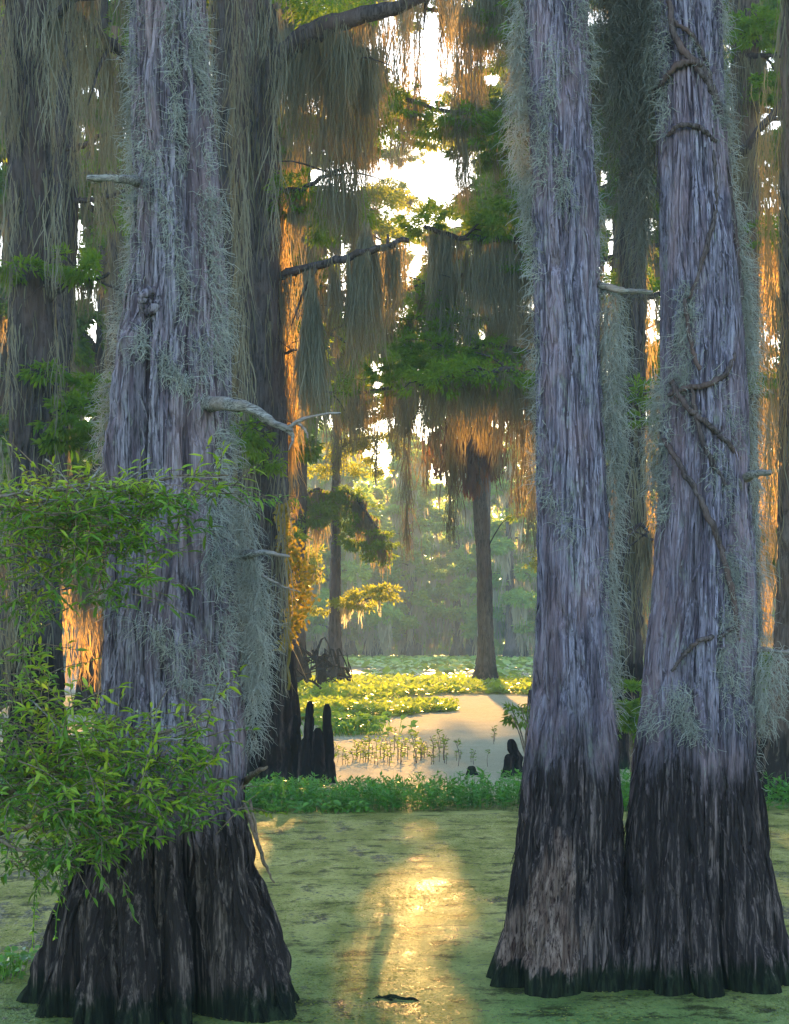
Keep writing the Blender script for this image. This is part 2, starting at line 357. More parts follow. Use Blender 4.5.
# ------------------------------------------------------------------ trunks
class Trunk:
    """swelling, fluted cypress trunk: (z, centre x, centre y, radius) rows"""
    def __init__(s, prof, zt, seed, lobes=9, amp=.5, zf=.9, ridge=.010, rows=700, cols=420, strip=.035, upper=.10, bulges=()):
        s.p = np.array(sorted(prof)); s.seed = seed; s.zt = zt; s.lobes = lobes; s.amp = amp; s.zf = zf; s.ridge = ridge
        s.rows = rows; s.cols = cols; s.upper = upper; s.bulges = bulges
        rr = np.random.default_rng(seed)
        g = rr.uniform(.6, 1.4, lobes); s.c = np.cumsum(g) / g.sum() * 2 * pi; s.g = np.roll(g, 0) / g.sum() * 2 * pi
        s.h = rr.uniform(.75, 1.12, lobes)
        zz = np.linspace(s.p[0, 0], s.p[-1, 0], 400); k = np.exp(-np.linspace(-2, 2, 21) ** 2); k /= k.sum()
        s.zz = zz; s.tab = [np.convolve(np.pad(np.interp(zz, s.p[:, 0], s.p[:, j]), 10, mode='edge'), k, 'valid') for j in (1, 2, 3)]
        s.strips = max(12, int(2 * pi * np.median(s.p[:, 3]) / strip))
    def c_(s, z): return [np.interp(z, s.zz, t) for t in s.tab]
    def rad(s, th, z, fine=True):
        cx, cy, r = s.c_(z)
        tw = th + .25 * (vn(z * .9, z * 0 + 3, s.seed) - .5) + .10 * (vn(z * 3, z * 0 + 1, s.seed) - .5)
        f = np.full(np.broadcast(th, z).shape, -9.)
        for ci, gi, hi in zip(s.c, s.g, s.h):
            d = np.abs((tw - ci + pi) % (2 * pi) - pi)
            f = np.maximum(f, hi * np.cos(np.clip(d / (gi * .64), 0, 1) * pi / 2) ** .55)
        wt = s.upper + (1 - s.upper) * np.exp(-np.maximum(z, 0) / s.zf)
        k = 1 + wt * s.amp * (f - .92)
        r = r * k
        for (bt, bz, bw, bh, ba) in s.bulges:
            d = np.abs((th - bt + pi) % (2 * pi) - pi)
            r = r + ba * np.exp(-(d / bw) ** 2 - ((z - bz) / bh) ** 2)
        r = r * (1 + .07 * (vn(th * 3 / pi, z * 1.6, s.seed + 3, 6) - .5) + .05 * (vn(th * 6 / pi, z * 3.5, s.seed + 4, 12) - .5))
        if fine:
            n = s.strips; u = th / (2 * pi) * n
            wz = u + 2.2 * (vn(th * 4 / pi, z * 1.1, s.seed + 20, 8) - .5) + .7 * (vn(th * 10 / pi, z * 5, s.seed + 21, 20) - .5)
            a = vn(wz, z * 2.4, s.seed + 8, n); b = vn(wz * 2 + .3, z * 5.5, s.seed + 9, 2 * n); c = vn(wz * 4, z * 13, s.seed + 10, 4 * n)
            pa = np.clip(np.abs(2 * a - 1) * 3.2, 0, 1) ** .7; pb = np.clip(np.abs(2 * b - 1) * 2.5, 0, 1)
            r = r + s.ridge * (2.4 * (pa - .6) + 1.1 * (pb - .5) + .7 * (a - .5) + .5 * (c - .5)) * np.clip(.75 + .6 * vn(th * 2 / pi, z * 1.0, s.seed + 30, 4), 0, 2)
        return cx, cy, r
    def pt(s, th, z, off=0., fine=False):
        cx, cy, r = s.rad(th, z, fine); r = r + off
        return np.stack([cx + r * np.cos(th), cy + r * np.sin(th), z * np.ones_like(r)], -1)
    def mesh(s, mb, z0=-.35):
        z = np.linspace(z0, s.zt, s.rows)[:, None]; th = (np.arange(s.cols) / s.cols * 2 * pi)[None]
        v = s.pt(th + 0 * z, z + 0 * th, fine=True)
        i = np.arange(s.rows - 1)[:, None] * s.cols; j = np.arange(s.cols)[None]
        q = np.stack([i + j, i + (j + 1) % s.cols, i + s.cols + (j + 1) % s.cols, i + s.cols + j], -1).reshape(-1, 4)
        mb.add(v, q)
        return v
    def flakes(s, mb, n, z=(0, 4), L=(.08, .4), wd=(.008, .022)):
        """loose strips of bark standing off the trunk"""
        zz = U(*z, n); th = U(pi, 2 * pi, n); l = U(*L, n); w_ = U(*wd, n); K = 6
        ts = np.linspace(0, 1, K); lift = U(.004, .022, n); top = U(0, 1, n) < .35
        slant = rng.normal(0, .05, n)
        prof = np.where(top[:, None], ts[None] ** 2.5, (1 - ts[None]) ** 2.5) * lift[:, None] + .004
        Z = zz[:, None] + (ts[None] - .5) * l[:, None]; TH = th[:, None] + slant[:, None] * ts[None]
        cx, cy, r = s.rad(TH, Z, True); tap = np.sin(np.clip(ts * .86 + .07, 0, 1) * pi) ** .6
        out = []
        for sg in (-1, 1):
            t2 = TH + sg * w_[:, None] / 2 * tap[None] / np.maximum(r, .05); rr = r + prof
            out.append(np.stack([cx + rr * np.cos(t2), cy + rr * np.sin(t2), Z], -1))
        v = np.stack(out, 2); base = (np.arange(n) * K * 2)[:, None]; k = (np.arange(K - 1) * 2)[None]
        q = np.stack([base + k, base + k + 1, base + k + 3, base + k + 2], -1)
        mb.add(v, q)
    def on(s, px, py, Y, off=0.):
        """point on the trunk's camera side seen at px, py (beside the trunk if px is outside it)"""
        z = CH - (py - HOR) * (Y) / F; cx, cy, r = s.c_(z)
        X = (px - W / 2) * Y / F; d = np.clip((X - cx) / r, -1, 1)
        th = -np.arccos(d); cx, cy, rr = s.rad(th, z, False)
        y = cy - np.sqrt(np.maximum(rr ** 2 - np.clip(X - cx, -rr, rr) ** 2, 0)) - off
        z = CH - (py - HOR) * y / F; X = (px - W / 2) * y / F
        return np.stack([X, y, z], -1)

def prof_px(rows, Y, extra=()):
    out = []
    for py, a, b in rows:
        out.append(((CH - (py - HOR) * Y / F), ((a + b) / 2 - W / 2) * Y / F, Y, (b - a) / 2 * Y / F))
    return out + list(extra)

def moss_on(mb, tr, Y, path, dens=9000, L=(.04, .12), r=.0021, out=.02, curl=.55, grav=.22, outw=.8):
    """strands clinging along a path (px, py, half width px)"""
    path = np.array(path, float); seg = np.linalg.norm(np.diff(path[:, :2], axis=0), axis=1)
    area = (seg * (path[1:, 2] + path[:-1, 2])).sum() * (Y / F) ** 2; n = int(area * dens)
    cs = np.concatenate([[0], np.cumsum(seg)]); pr = np.interp(U(0, 1, n), np.concatenate([[0], np.cumsum(seg * (path[1:, 2] + path[:-1, 2]))]) / (seg * (path[1:, 2] + path[:-1, 2])).sum(), cs)
    x = np.interp(pr, cs, path[:, 0]); y = np.interp(pr, cs, path[:, 1]); h = np.interp(pr, cs, path[:, 2])
    h = h * (.65 + .7 * vn(y / 14, x * 0 + path[0, 0], 31))
    lat = np.clip(rng.normal(0, .55, n), -1.3, 1.3)
    dx = x + lat * h; dy = y + rng.normal(0, 6, n)
    # thin out in soft clumps so bark shows between
    keep = 1.5 * (vn(dx / 12, dy / 30, 17) - .5) + .5 + .9 * (1 - np.abs(lat) / 1.3) > U(.62, 1.25, n)
    dx = dx[keep]; dy = dy[keep]; n = len(dx)
    p = tr.on(dx, dy, Y); cx, cy, rr = tr.c_(p[:, 2])
    nm = norm(np.stack([p[:, 0] - cx, p[:, 1] - cy, 0 * cx], 1))
    p = p + nm * U(-.004, out, n)[:, None]
    d = nm * outw + rng.normal(0, .6, (n, 3)) + [0, 0, -.1]
    pp = strand_paths(p, d, U(*L, n), 4, curl, grav)
    tone = vn(dx / 12, dy / 30, 23)
    tubes3(mb, pp, U(.6, 1.2, n) * r, np.clip(tone * .7 + U(-.1, .4, n), 0, 1))
def moss_column(mb, path, Y, dens=16000, L=(.06, .14), r=.0018, curl=.5, grav=.45, depth=1.0):
    """a thick hanging body of moss along a path (px, py, half width px)"""
    path = np.array(path, float); seg = np.linalg.norm(np.diff(path[:, :2], axis=0), axis=1)
    wgt = seg * (path[1:, 2] + path[:-1, 2]); n = int(wgt.sum() * (Y / F) ** 2 * dens)
    cs = np.concatenate([[0], np.cumsum(seg)]); pr = np.interp(U(0, 1, n), np.concatenate([[0], np.cumsum(wgt)]) / wgt.sum(), cs)
    x = np.interp(pr, cs, path[:, 0]); y = np.interp(pr, cs, path[:, 1]); h = np.interp(pr, cs, path[:, 2])
    h = h * (.7 + .6 * vn(y / 17, x * 0 + path[0, 0], 37)); a = U(0, 2 * pi, n); q = np.sqrt(U(0, 1, n))
    cx = x + 3 * (vn(y / 30, x * 0, 41) - .5)
    p = P(cx + np.cos(a) * q * h, y, Y).T if False else np.stack([(cx + np.cos(a) * q * h - W / 2) * Y / F, Y + np.sin(a) * q * h * Y / F * depth, CH - (y - HOR) * Y / F], 1)
    d = np.stack([np.cos(a) * .8, np.sin(a) * .8, np.full(n, -.2)], 1) + rng.normal(0, .6, (n, 3))
    pp = strand_paths(p, d, U(*L, n), 4, curl, grav)
    tubes3(mb, pp, U(.6, 1.2, n) * r, np.clip(vn(x / 5 + np.cos(a) * 2, y / 25, 43) * .7 + U(-.1, .4, n), 0, 1))

# ================================================================== SETTING: water
def water_material():
    m, n, b = mat('duckweed_water', .3, .3)
    s, pos = geo_z(n)
    mp = N(n, 'ShaderNodeMapping'); mp.inputs['Scale'].default_value = (1, .45, 1); n.links.new(pos, mp.inputs[0]); st = mp.outputs[0]
    big = noise(n, .55, st, 5, .6); mid = noise(n, 2.6, st, 6, .65); fine = noise(n, 34, pos, 3, .7)
    vor = N(n, 'ShaderNodeTexVoronoi'); vor.inputs['Scale'].default_value = 95; n.links.new(pos, vor.inputs[0])
    # the weed itself: fresh green near, yellow further out, tan scum plus painted sky reflection in the far pool
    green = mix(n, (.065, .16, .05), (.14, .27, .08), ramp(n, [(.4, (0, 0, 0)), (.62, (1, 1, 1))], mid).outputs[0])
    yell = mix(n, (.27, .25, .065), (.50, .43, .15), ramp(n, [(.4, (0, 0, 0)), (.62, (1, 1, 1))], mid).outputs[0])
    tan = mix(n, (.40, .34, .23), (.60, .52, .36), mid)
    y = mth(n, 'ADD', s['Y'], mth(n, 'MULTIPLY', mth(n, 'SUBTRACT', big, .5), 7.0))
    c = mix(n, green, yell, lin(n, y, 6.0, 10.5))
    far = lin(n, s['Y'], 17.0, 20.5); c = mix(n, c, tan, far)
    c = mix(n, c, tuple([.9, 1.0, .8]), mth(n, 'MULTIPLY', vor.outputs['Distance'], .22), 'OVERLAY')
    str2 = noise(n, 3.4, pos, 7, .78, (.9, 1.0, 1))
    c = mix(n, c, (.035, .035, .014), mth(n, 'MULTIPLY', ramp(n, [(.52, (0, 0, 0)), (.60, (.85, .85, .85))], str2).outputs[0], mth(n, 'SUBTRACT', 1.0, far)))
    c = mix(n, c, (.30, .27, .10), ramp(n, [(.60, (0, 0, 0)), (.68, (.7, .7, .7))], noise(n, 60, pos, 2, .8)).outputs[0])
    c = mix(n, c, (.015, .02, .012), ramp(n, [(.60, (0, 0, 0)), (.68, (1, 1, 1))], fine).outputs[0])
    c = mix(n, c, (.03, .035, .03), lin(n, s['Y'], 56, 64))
    # open water where the weed parts
    ow = mth(n, 'ADD', mth(n, 'MULTIPLY', mid, .75), mth(n, 'MULTIPLY', big, .45))
    opn = ramp(n, [(.655, (0, 0, 0)), (.70, (1, 1, 1))], ow).outputs[0]
    stre = noise(n, 16, pos, 6, .8, (1, .8, 1))
    opn = mth(n, 'MAXIMUM', mth(n, 'MULTIPLY', opn, ramp(n, [(.36, (0, 0, 0)), (.5, (1, 1, 1))], fine).outputs[0]), ramp(n, [(.575, (0, 0, 0)), (.62, (1, 1, 1))], stre).outputs[0])
    opn = mth(n, 'MULTIPLY', opn, mth(n, 'SUBTRACT', 1.0, lin(n, s['Y'], 15, 20)))
    n.links.new(mix(n, c, (.012, .016, .012), opn), b.inputs['Base Color'])
    rg = mix(n, (.50, .50, .50), (.34, .34, .34), opn)
    rg = mix(n, rg, (.8, .8, .8), far); lake = lin(n, s['Y'], 56, 64); rg = mix(n, rg, (.2, .2, .2), lake)
    n.links.new(rg, b.inputs['Roughness'])
    b.inputs['IOR'].default_value = 1.33; n.links.new(mth(n, 'ADD', mth(n, 'MULTIPLY', opn, .16), mth(n, 'ADD', mth(n, 'MULTIPLY', mth(n, 'SUBTRACT', 1.03, far), .035), mth(n, 'MULTIPLY', lake, .5))), b.inputs['Specular IOR Level'])
    hgt = mth(n, 'ADD', mth(n, 'MULTIPLY', noise(n, 14, st, 4, .7), .5), mth(n, 'MULTIPLY', fine, .25))
    hgt = mth(n, 'ADD', hgt, mth(n, 'MULTIPLY', noise(n, 1.7, st, 3), 1.2))
    bp = N(n, 'ShaderNodeBump'); bp.inputs['Strength'].default_value = 1; bp.inputs['Distance'].default_value = .05
    n.links.new(hgt, bp.inputs['Height']); n.links.new(bp.outputs[0], b.inputs['Normal'])
    return m
mb = MB()
mb.add([(-700, -60, 0), (700, -60, 0), (700, 1500, 0), (-700, 1500, 0)], [(0, 1, 2, 3)])
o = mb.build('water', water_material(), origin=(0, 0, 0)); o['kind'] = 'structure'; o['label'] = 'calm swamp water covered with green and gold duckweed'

# ================================================================== NEAR CYPRESSES
def stub(parent, name, pts, rad, m, rough=.15, label=None, sides=12, twigs=(), n=None):
    b = MB(); tube(b, pts, rad, sides, n or len(pts) * 6, rough, .01, rng.integers(99))
    for t, r in twigs: tube(b, t, r, 7, len(t) * 5, rough, .006, rng.integers(99))
    o = b.build(name, m, parent, smooth=True)
    if label: o['label'] = label
    return o

# ---- the old cypress on the left
YL = 8.0
left = thing('cypress_tree', 'thick old cypress with peeling purple bark, knot and pale lichened branch', 'tree', (P(158, 0, YL)[0], YL, 0), None)
rowsL = [(-700, 148, 190), (-200, 140, 196), (0, 136, 201), (100, 135, 208), (200, 136, 217), (300, 132, 224), (380, 121, 223), (450, 118, 226), (520, 116, 230), (600, 112, 236),
         (680, 106, 240), (740, 100, 242), (800, 90, 240), (850, 79, 254), (900, 66, 270), (950, 52, 289), (1005, 34, 310), (1090, 14, 334)]
TL = Trunk(prof_px(rowsL, YL), 7.5, 5, lobes=11, amp=1.0, zf=.8, ridge=.014, rows=760, cols=620, upper=.14, strip=.042,
           bulges=[(-2.50, 2.68, .26, .38, .07), (-2.30, 3.08, .30, .07, .06), (-2.03, 2.74, .13, .40, -.20), (-1.75, 2.8, .16, .3, .03), (-1.15, 2.6, .06, .5, -.05), (-1.9, 4.3, .1, .3, .03), (-1.35, 3.6, .08, .5, -.03)])
b = MB(); TL.mesh(b); TL.flakes(b, 900, (.15, 4.9)); TL.flakes(b, 120, (.15, 1.1), (.2, .5), (.02, .035))
b.build('trunk', M['bark_left'], left)
D = lambda px, py, off=0.: np.array(TL.on(px, py, YL, off))
stub(left, 'broken_branch', [D(152, 184, -.05), D(140, 182, .03), P(118, 178, YL - .35), P(88, 178, YL - .38)], [.06, .028, .018, .014], M['dead'], .2, 'short pale snapped branch pointing left',
     twigs=[([P(104, 178, YL - .36), P(95, 182, YL - .36), P(89, 181, YL - .37)], [.012, .010, .004])])
# ring-shaped knot
b = MB(); c0 = D(151, 302, .02); k = []
for a in np.linspace(0, 2 * pi, 13)[:-1]:
    k.append(c0 + np.array([math.cos(a) * .036, -.03 + .012 * math.sin(2 * a), math.sin(a) * .045]))
k.append(k[0]); tube(b, k, .022, 8, 40, .35, .01, 3, False); tube(b, [c0 + [0, .05, -.02], c0 + [0, -.01, 0]], [.05, .03], 10, 6, .3)
b.build('knot', M['bark_left'], left, smooth=True)['label'] = 'ring-shaped knot where a branch fell'
# weathered lichen branch
br = stub(left, 'dead_branch', [D(196, 400, -.08), D(208, 404, .02), P(232, 404, YL - .42), P(252, 410, YL - .46), P(272, 422, YL - .5), P(291, 431, YL - .52)],
     [.075, .036, .027, .021, .018, .013], M['dead'], .28, 'pale weathered branch with blue-green lichen', 14,
     [([P(286, 430, YL - .52), P(300, 420, YL - .53), P(320, 415, YL - .54), P(341, 413, YL - .55)], [.014, .009, .006, .004]),
      ([P(290, 430, YL - .52), P(293, 438, YL - .52), P(289, 450, YL - .53)], [.016, .009, .003]),
      ([P(297, 422, YL - .53), P(305, 430, YL - .53), P(308, 438, YL - .54)], [.008, .006, .003])])
stub(left, 'broken_branch', [D(236, 556, -.1), D(243, 555, .0), P(262, 553, YL - .1), P(289, 557, YL - .12)], [.05, .024, .014, .006], M['dead'], .25, 'thin grey branch stub pointing right',
     twigs=[([P(262, 575, YL - .1), P(280, 585, YL - .12), P(300, 592, YL - .1)], [.007, .005, .003])])
stub(left, 'broken_branch', [D(232, 792, -.05), D(244, 782, .02), P(256, 772, YL - .45), P(268, 767, YL - .5)], [.02, .016, .012, .005], M['twig'], .2)
stub(left, 'root', [D(242, 800, 0), P(254, 830, YL - .3), P(264, 862, YL - .32), P(274, 882, YL - .3)], [.012, .01, .008, .004], M['twig'], .2,
     twigs=[([P(250, 800, YL - .3), P(257, 835, YL - .32), P(262, 850, YL - .32)], [.008, .006, .003])])
b = MB()
for pth in ([(141, -10, 12), (138, 60, 11), (137, 120, 10), (137, 200, 9), (135, 280, 8), (122, 340, 10), (113, 400, 10), (108, 450, 9), (114, 480, 6)],
            [(190, -10, 17), (197, 60, 15), (202, 120, 14), (207, 180, 12), (213, 260, 11), (219, 330, 11), (220, 400, 12), (226, 460, 12), (222, 500, 8)],
            [(168, -10, 10), (170, 60, 9), (176, 110, 7), (184, 170, 6)],
            [(150, 80, 9), (148, 130, 7), (158, 180, 11), (172, 240, 8), (185, 290, 9), (196, 340, 8), (200, 380, 7)],
            [(140, 330, 12), (152, 350, 13), (172, 372, 12), (192, 392, 12), (205, 400, 9)],
            [(148, 190, 10), (140, 240, 9), (138, 290, 8)],
            [(222, 495, 14), (228, 550, 16), (235, 610, 16), (242, 660, 14), (246, 700, 10)],
            [(205, 500, 9), (212, 560, 10), (218, 620, 12), (222, 660, 9)],
            [(108, 590, 10), (118, 610, 11), (140, 625, 10), (170, 640, 10), (195, 655, 9), (215, 665, 12)],
            [(165, 640, 6), (180, 680, 7), (205, 690, 8), (225, 690, 7)],
            [(215, 402, 8), (216, 440, 6), (214, 470, 5)]):
    moss_on(b, TL, YL, pth, 13000)
moss_column(b, [(252, 555, 6), (258, 600, 9), (262, 650, 10), (258, 690, 9), (254, 730, 7), (250, 752, 3)], YL, 15000)
moss_column(b, [(243, 500, 7), (248, 560, 8), (252, 620, 9), (250, 680, 8)], YL, 12000)
b.build('spanish_moss', M['moss_near'], left)

# ---- the straight middle cypress
YM = 8.5
midt = thing('cypress_tree', 'slim straight cypress with bluish bark and a pale worn scar low on its flared base', 'tree', (P(560, 0, YM)[0], YM, 0))
rowsM = [(-700, 530, 572), (-200, 528, 578), (0, 528, 585), (100, 530, 589), (200, 535, 593), (300, 537, 597), (400, 540, 600), (500, 540, 604), (600, 539, 608), (700, 534, 612), (760, 526, 616),
         (850, 517, 622), (900, 510, 627), (950, 500, 632), (985, 488, 638), (1070, 470, 650)]
thS = -pi / 2 - .45
TM = Trunk(prof_px(rowsM, YM), 7.5, 23, lobes=7, amp=.75, zf=.6, ridge=.0105, rows=800, cols=460, upper=.10, strip=.030,
           bulges=[(thS - .1, .18, .38, .32, .06), (thS + .3, .60, .14, .18, .025), (thS, .75, .3, .10, .02)])
b = MB(); v = TM.mesh(b); TM.flakes(b, 900, (.15, 5), (.06, .25), (.006, .014)); TM.flakes(b, 60, (.15, 1.2), (.15, .3), (.012, .025))
vv = np.concatenate(b.v); th = np.arctan2(vv[:, 1] - YM, vv[:, 0] - TM.c_(vv[:, 2])[0])
d = np.abs((th - (thS - .12 + .55 * (vv[:, 2] - .3)) + pi) % (2 * pi) - pi)
hw = np.interp(vv[:, 2], [.08, .15, .45, .62, .74, .80], [.92, .86, .50, .38, .22, 0]) * (1 + .5 * (vn(vv[:, 2] * 11, vv[:, 2] * 0, 61) - .5))
scar = np.clip((hw - d + .45 * (vn(th * 14, vv[:, 2] * 6, 3) - .5)) * 6, 0, 1) * (vv[:, 2] > .09 + .06 * vn(th * 12, vv[:, 2] * 0, 8)) * (vv[:, 2] < .8)
b.build('trunk', M['bark_near'], midt, scar=scar)
DM = lambda px, py, off=0.: np.array(TM.on(px, py, YM, off))
stub(midt, 'dead_branch', [P(594, 284, YM), P(604, 286, YM - .05), P(620, 290, YM - .08), P(634, 291, YM - .08), P(652, 292, YM - .1)], [.02, .018, .014, .012, .008], M['dead'], .25, 'thin dead branch reaching toward the next cypress')
b = MB()
for pth in ([(530, -10, 11), (527, 50, 11), (526, 110, 12), (528, 160, 11), (532, 200, 10), (536, 230, 8), (538, 300, 6), (540, 400, 5), (540, 480, 4)],
            [(575, -10, 12), (582, 50, 11), (588, 110, 9), (592, 160, 8), (594, 230, 6), (596, 270, 7)],
            [(555, 40, 12), (556, 90, 12), (548, 130, 10), (545, 180, 6)],
            [(540, 470, 5), (560, 510, 5), (580, 545, 5)], [(598, 560, 4), (604, 620, 5), (606, 680, 5), (608, 720, 5)], [(560, 150, 12), (565, 210, 8)]):
    moss_on(b, TM, YM, pth, 12000)
moss_column(b, [(522, -10, 5), (519, 60, 7), (519, 120, 8), (522, 170, 6), (528, 215, 4), (534, 250, 2)], YM, 15000)
moss_column(b, [(601, 282, 4), (609, 296, 9), (612, 340, 13), (611, 400, 14), (612, 440, 13), (611, 480, 12), (611, 520, 10), (607, 560, 9), (607, 620, 8), (609, 680, 7), (610, 720, 5)], YM, 17000)
b.build('spanish_moss', M['moss_near'], midt)

# ---- the right cypress wrapped in vines
YR = 8.55
rt = thing('cypress_tree', 'cypress wrapped in woody vines with heavy moss and a wide dark fluted base', 'tree', (P(699, 0, YR)[0], YR, 0))
rowsR = [(-700, 652, 700), (-200, 650, 706), (0, 655, 714), (100, 661, 720), (200, 663, 727), (300, 664, 736), (400, 663, 744), (500, 660, 748), (600, 653, 752), (700, 643, 750), (760, 634, 752),
         (850, 627, 764), (900, 623, 772), (950, 619, 783), (983, 615, 795), (1070, 600, 815)]
TR = Trunk(prof_px(rowsR, YR), 7.5, 47, lobes=9, amp=.85, zf=.8, ridge=.0115, rows=800, cols=520, upper=.12, strip=.032)
b = MB(); TR.mesh(b); TR.flakes(b, 1000, (.15, 5), (.06, .28), (.006, .015)); TR.flakes(b, 110, (.15, 1.25), (.15, .4), (.012, .022))
b.build('trunk', M['bark_near'], rt)
stub(rt, 'broken_branch', [TR.on(732, 482, YR, -.03), TR.on(742, 479, YR, .03), P(756, 474, YR - .25), P(771, 472, YR - .26)], [.06, .028, .017, .013], M['dead'], .25, 'short grey stub pointing right')
stub(rt, 'dead_branch', [P(744, 652, YR), P(765, 650, YR - .05), P(789, 652, YR - .05), P(830, 648, YR)], [.014, .012, .011, .006], M['dead'], .25, 'thin pale dead branch low on the right')
stub(rt, 'limb', [P(700, -120, YR), P(660, -100, YR - .1), P(625, -60, YR - .15), P(595, -50, YR - .1)], [.05, .04, .03, .015], M['twig'], .2)
b = MB()
for pth in ([(660, 0, 13), (662, 60, 9), (665, 130, 5)], [(712, -10, 10), (716, 60, 10), (722, 120, 9), (728, 170, 8), (737, 240, 7), (742, 300, 8), (746, 360, 8)],
            [(663, 380, 8), (661, 430, 12), (662, 480, 11), (664, 520, 7)],
            [(690, 30, 9), (708, 80, 10), (716, 140, 9)], [(690, 290, 9), (686, 330, 12), (688, 380, 11), (700, 425, 10)],
            [(706, 440, 9), (722, 480, 10), (732, 530, 12), (736, 600, 13), (735, 660, 14), (732, 720, 13)],
            [(715, 380, 8), (728, 420, 9), (738, 460, 7)], [(680, 690, 14), (690, 720, 16), (700, 745, 12)], [(652, 690, 12), (648, 730, 11)], [(725, 560, 8), (722, 620, 9), (718, 690, 8)]):
    moss_on(b, TR, YR, pth, 12000)
moss_column(b, [(733, 200, 4), (742, 260, 6), (748, 320, 8), (749, 380, 9), (748, 440, 8), (750, 500, 9), (752, 560, 10), (753, 620, 9), (751, 660, 7), (748, 740, 6), (748, 790, 3)], YR, 12000)
moss_column(b, [(722, 0, 3), (724, 60, 4), (727, 130, 4)], YR, 12000)
moss_column(b, [(656, 400, 4), (655, 440, 7), (657, 490, 5)], YR, 13000)
moss_column(b, [(770, 648, 12), (774, 680, 15), (772, 712, 11), (770, 730, 4)], YR - .05, 9000)
moss_column(b, [(752, 660, 8), (756, 700, 9), (752, 730, 4)], YR - .05, 8000)
b.build('spanish_moss', M['moss_near'], rt)
# long pale curtain hanging from the limb above the picture
b = MB()
ln = catmull([P(592, -50, YR - .1), P(625, -60, YR - .15), P(660, -100, YR - .1)], 20)
def curtain(b, line, n, lo, hi, wdt=(.004, .011), seed=0, K=12):
    t = U(0, 1, n) * (len(line) - 1); i = np.minimum(t.astype(int), len(line) - 2); f = (t - i)[:, None]
    st = line[i] * (1 - f) + line[i + 1] * f + rng.normal(0, 1, (n, 3)) * [.02, .09, .02]
    l = np.interp(t / (len(line) - 1), np.linspace(0, 1, len(lo)), lo) + (np.interp(t / (len(line) - 1), np.linspace(0, 1, len(hi)), hi) - np.interp(t / (len(line) - 1), np.linspace(0, 1, len(lo)), lo)) * U(0, 1, n) ** 1.6
    drop = U(0, .75, n) ** 1.0 * l; st = st - np.stack([0 * drop, 0 * drop, drop], 1); l = np.maximum(l - drop, .15)
    p = strand_paths(st, np.tile([0, 0, -1.], (n, 1)), l, K - 1, .13, .4)
    ribbons(b, p, U(*wdt, n), np.clip(vn(t * 2, t * 0, seed) * .6 + U(0, .4, n), 0, 1), .3)
for x, yb, hw in ((598, 120, 7), (606, 175, 9), (616, 150, 9), (622, 225, 9), (634, 262, 10), (640, 300, 9), (650, 250, 9), (655, 200, 7), (628, 120, 14), (644, 120, 14), (612, 90, 12), (652, 90, 10)):
    moss_column(b, [(x, -70, hw * .8), (x, (yb - 70) * .5, hw), (x + rng.normal(0, 2), yb * .8, hw * .75), (x + rng.normal(0, 3), yb, 1.5)], YR + rng.normal(0, .10), 5200, L=(.07, .22), r=.0021, curl=.5, grav=.65)
b.build('hanging_moss', M['moss_curtain'], rt)['label'] = 'long grey moss curtain hanging between two trunks'
vt = []
b = MB()
def vine(b, pts, r, off=.040, sides=8):
    pp = catmull([(x, y, 0) for x, y in pts], len(pts) * 8); p = np.array([TR.on(x, y, YR, off) for x, y, _ in pp]); tube(b, p, r, sides, len(pts) * 12, .3, .012, int(rng.integers(99)))
for pts, r in (([(652, 100), (672, 70), (695, 62), (710, 82), (721, 120)], [.014, .018, .016]), ([(668, 0), (676, 40), (700, 70), (718, 110), (724, 160), (735, 230), (741, 300)], [.016, .016, .014]),
               ([(668, 135), (680, 125), (700, 128), (716, 142)], [.01, .012, .01]), ([(672, 20), (690, 34), (706, 60), (714, 100)], [.010, .01, .008]),
               ([(740, 330), (728, 370), (705, 385), (686, 388), (668, 395)], [.012, .014, .010]), ([(672, 380), (685, 405), (705, 422), (725, 440), (742, 462)], [.014, .016, .012]),
               ([(664, 440), (680, 465), (700, 500), (718, 540), (732, 590), (738, 640)], [.012, .016, .014]), ([(690, 385), (702, 440), (725, 485)], [.01, .012, .01]),
               ([(672, 672), (684, 655), (700, 640), (722, 635), (742, 620)], [.008, .012, .01]), ([(684, 300), (690, 340), (700, 370)], [.01, .012, .01]),
               ([(690, 300), (708, 240), (716, 200), (714, 150)], [.009, .011, .008])):
    vine(b, pts, r)
vo = b.build('climbing_vine', M['vine'], smooth=True, origin=P(700, 500, YR)); tag(vo, 'brown woody vines winding around the right cypress trunk', 'vine')
SEED = 28

# ================================================================== TREES BEHIND: shaded cypresses hung with moss
def limb(parent, pts, r0, r1=.02, moss=None, pads=(), bm='bark_mid', lm='leaf_mid', mm='moss_mid', y_top=440, wob=.05, cull=True, label=None, twigs=3):
    b = MB(); line = tube(b, pts, [r0, (r0 + r1) / 2, r1], 8, max(10, len(pts) * 6), .25, wob, int(rng.integers(999)))
    for _ in range(twigs):
        i = int(rng.integers(len(line) // 3, len(line) - 1)); d = norm(rng.normal(0, 1, 3) * [1, .6, .5]); L = U(.3, .9)
        tube(b, [line[i], line[i] + d * L * .5 + [0, 0, .03], line[i] + d * L + [0, 0, -.08]], [r1 * .8, .006], 5, 6, .2, .02, 5)
    o = b.build('limb', M[bm], parent, smooth=True)
    if label: o['label'] = label
    if moss:
        b = MB(); beards(b, line, y_top=y_top, cull=cull, seed=int(rng.integers(99)), **moss)
        b.build('hanging_moss', M[mm], o)
    if pads:
        b = MB()
        for (px, py, Y, rx, rz, n) in pads: pad(b, P(px, py, Y), rx, rz, n, cull=cull, y_top=y_top - 15)
        b.build('foliage', M[lm], o)
    return o

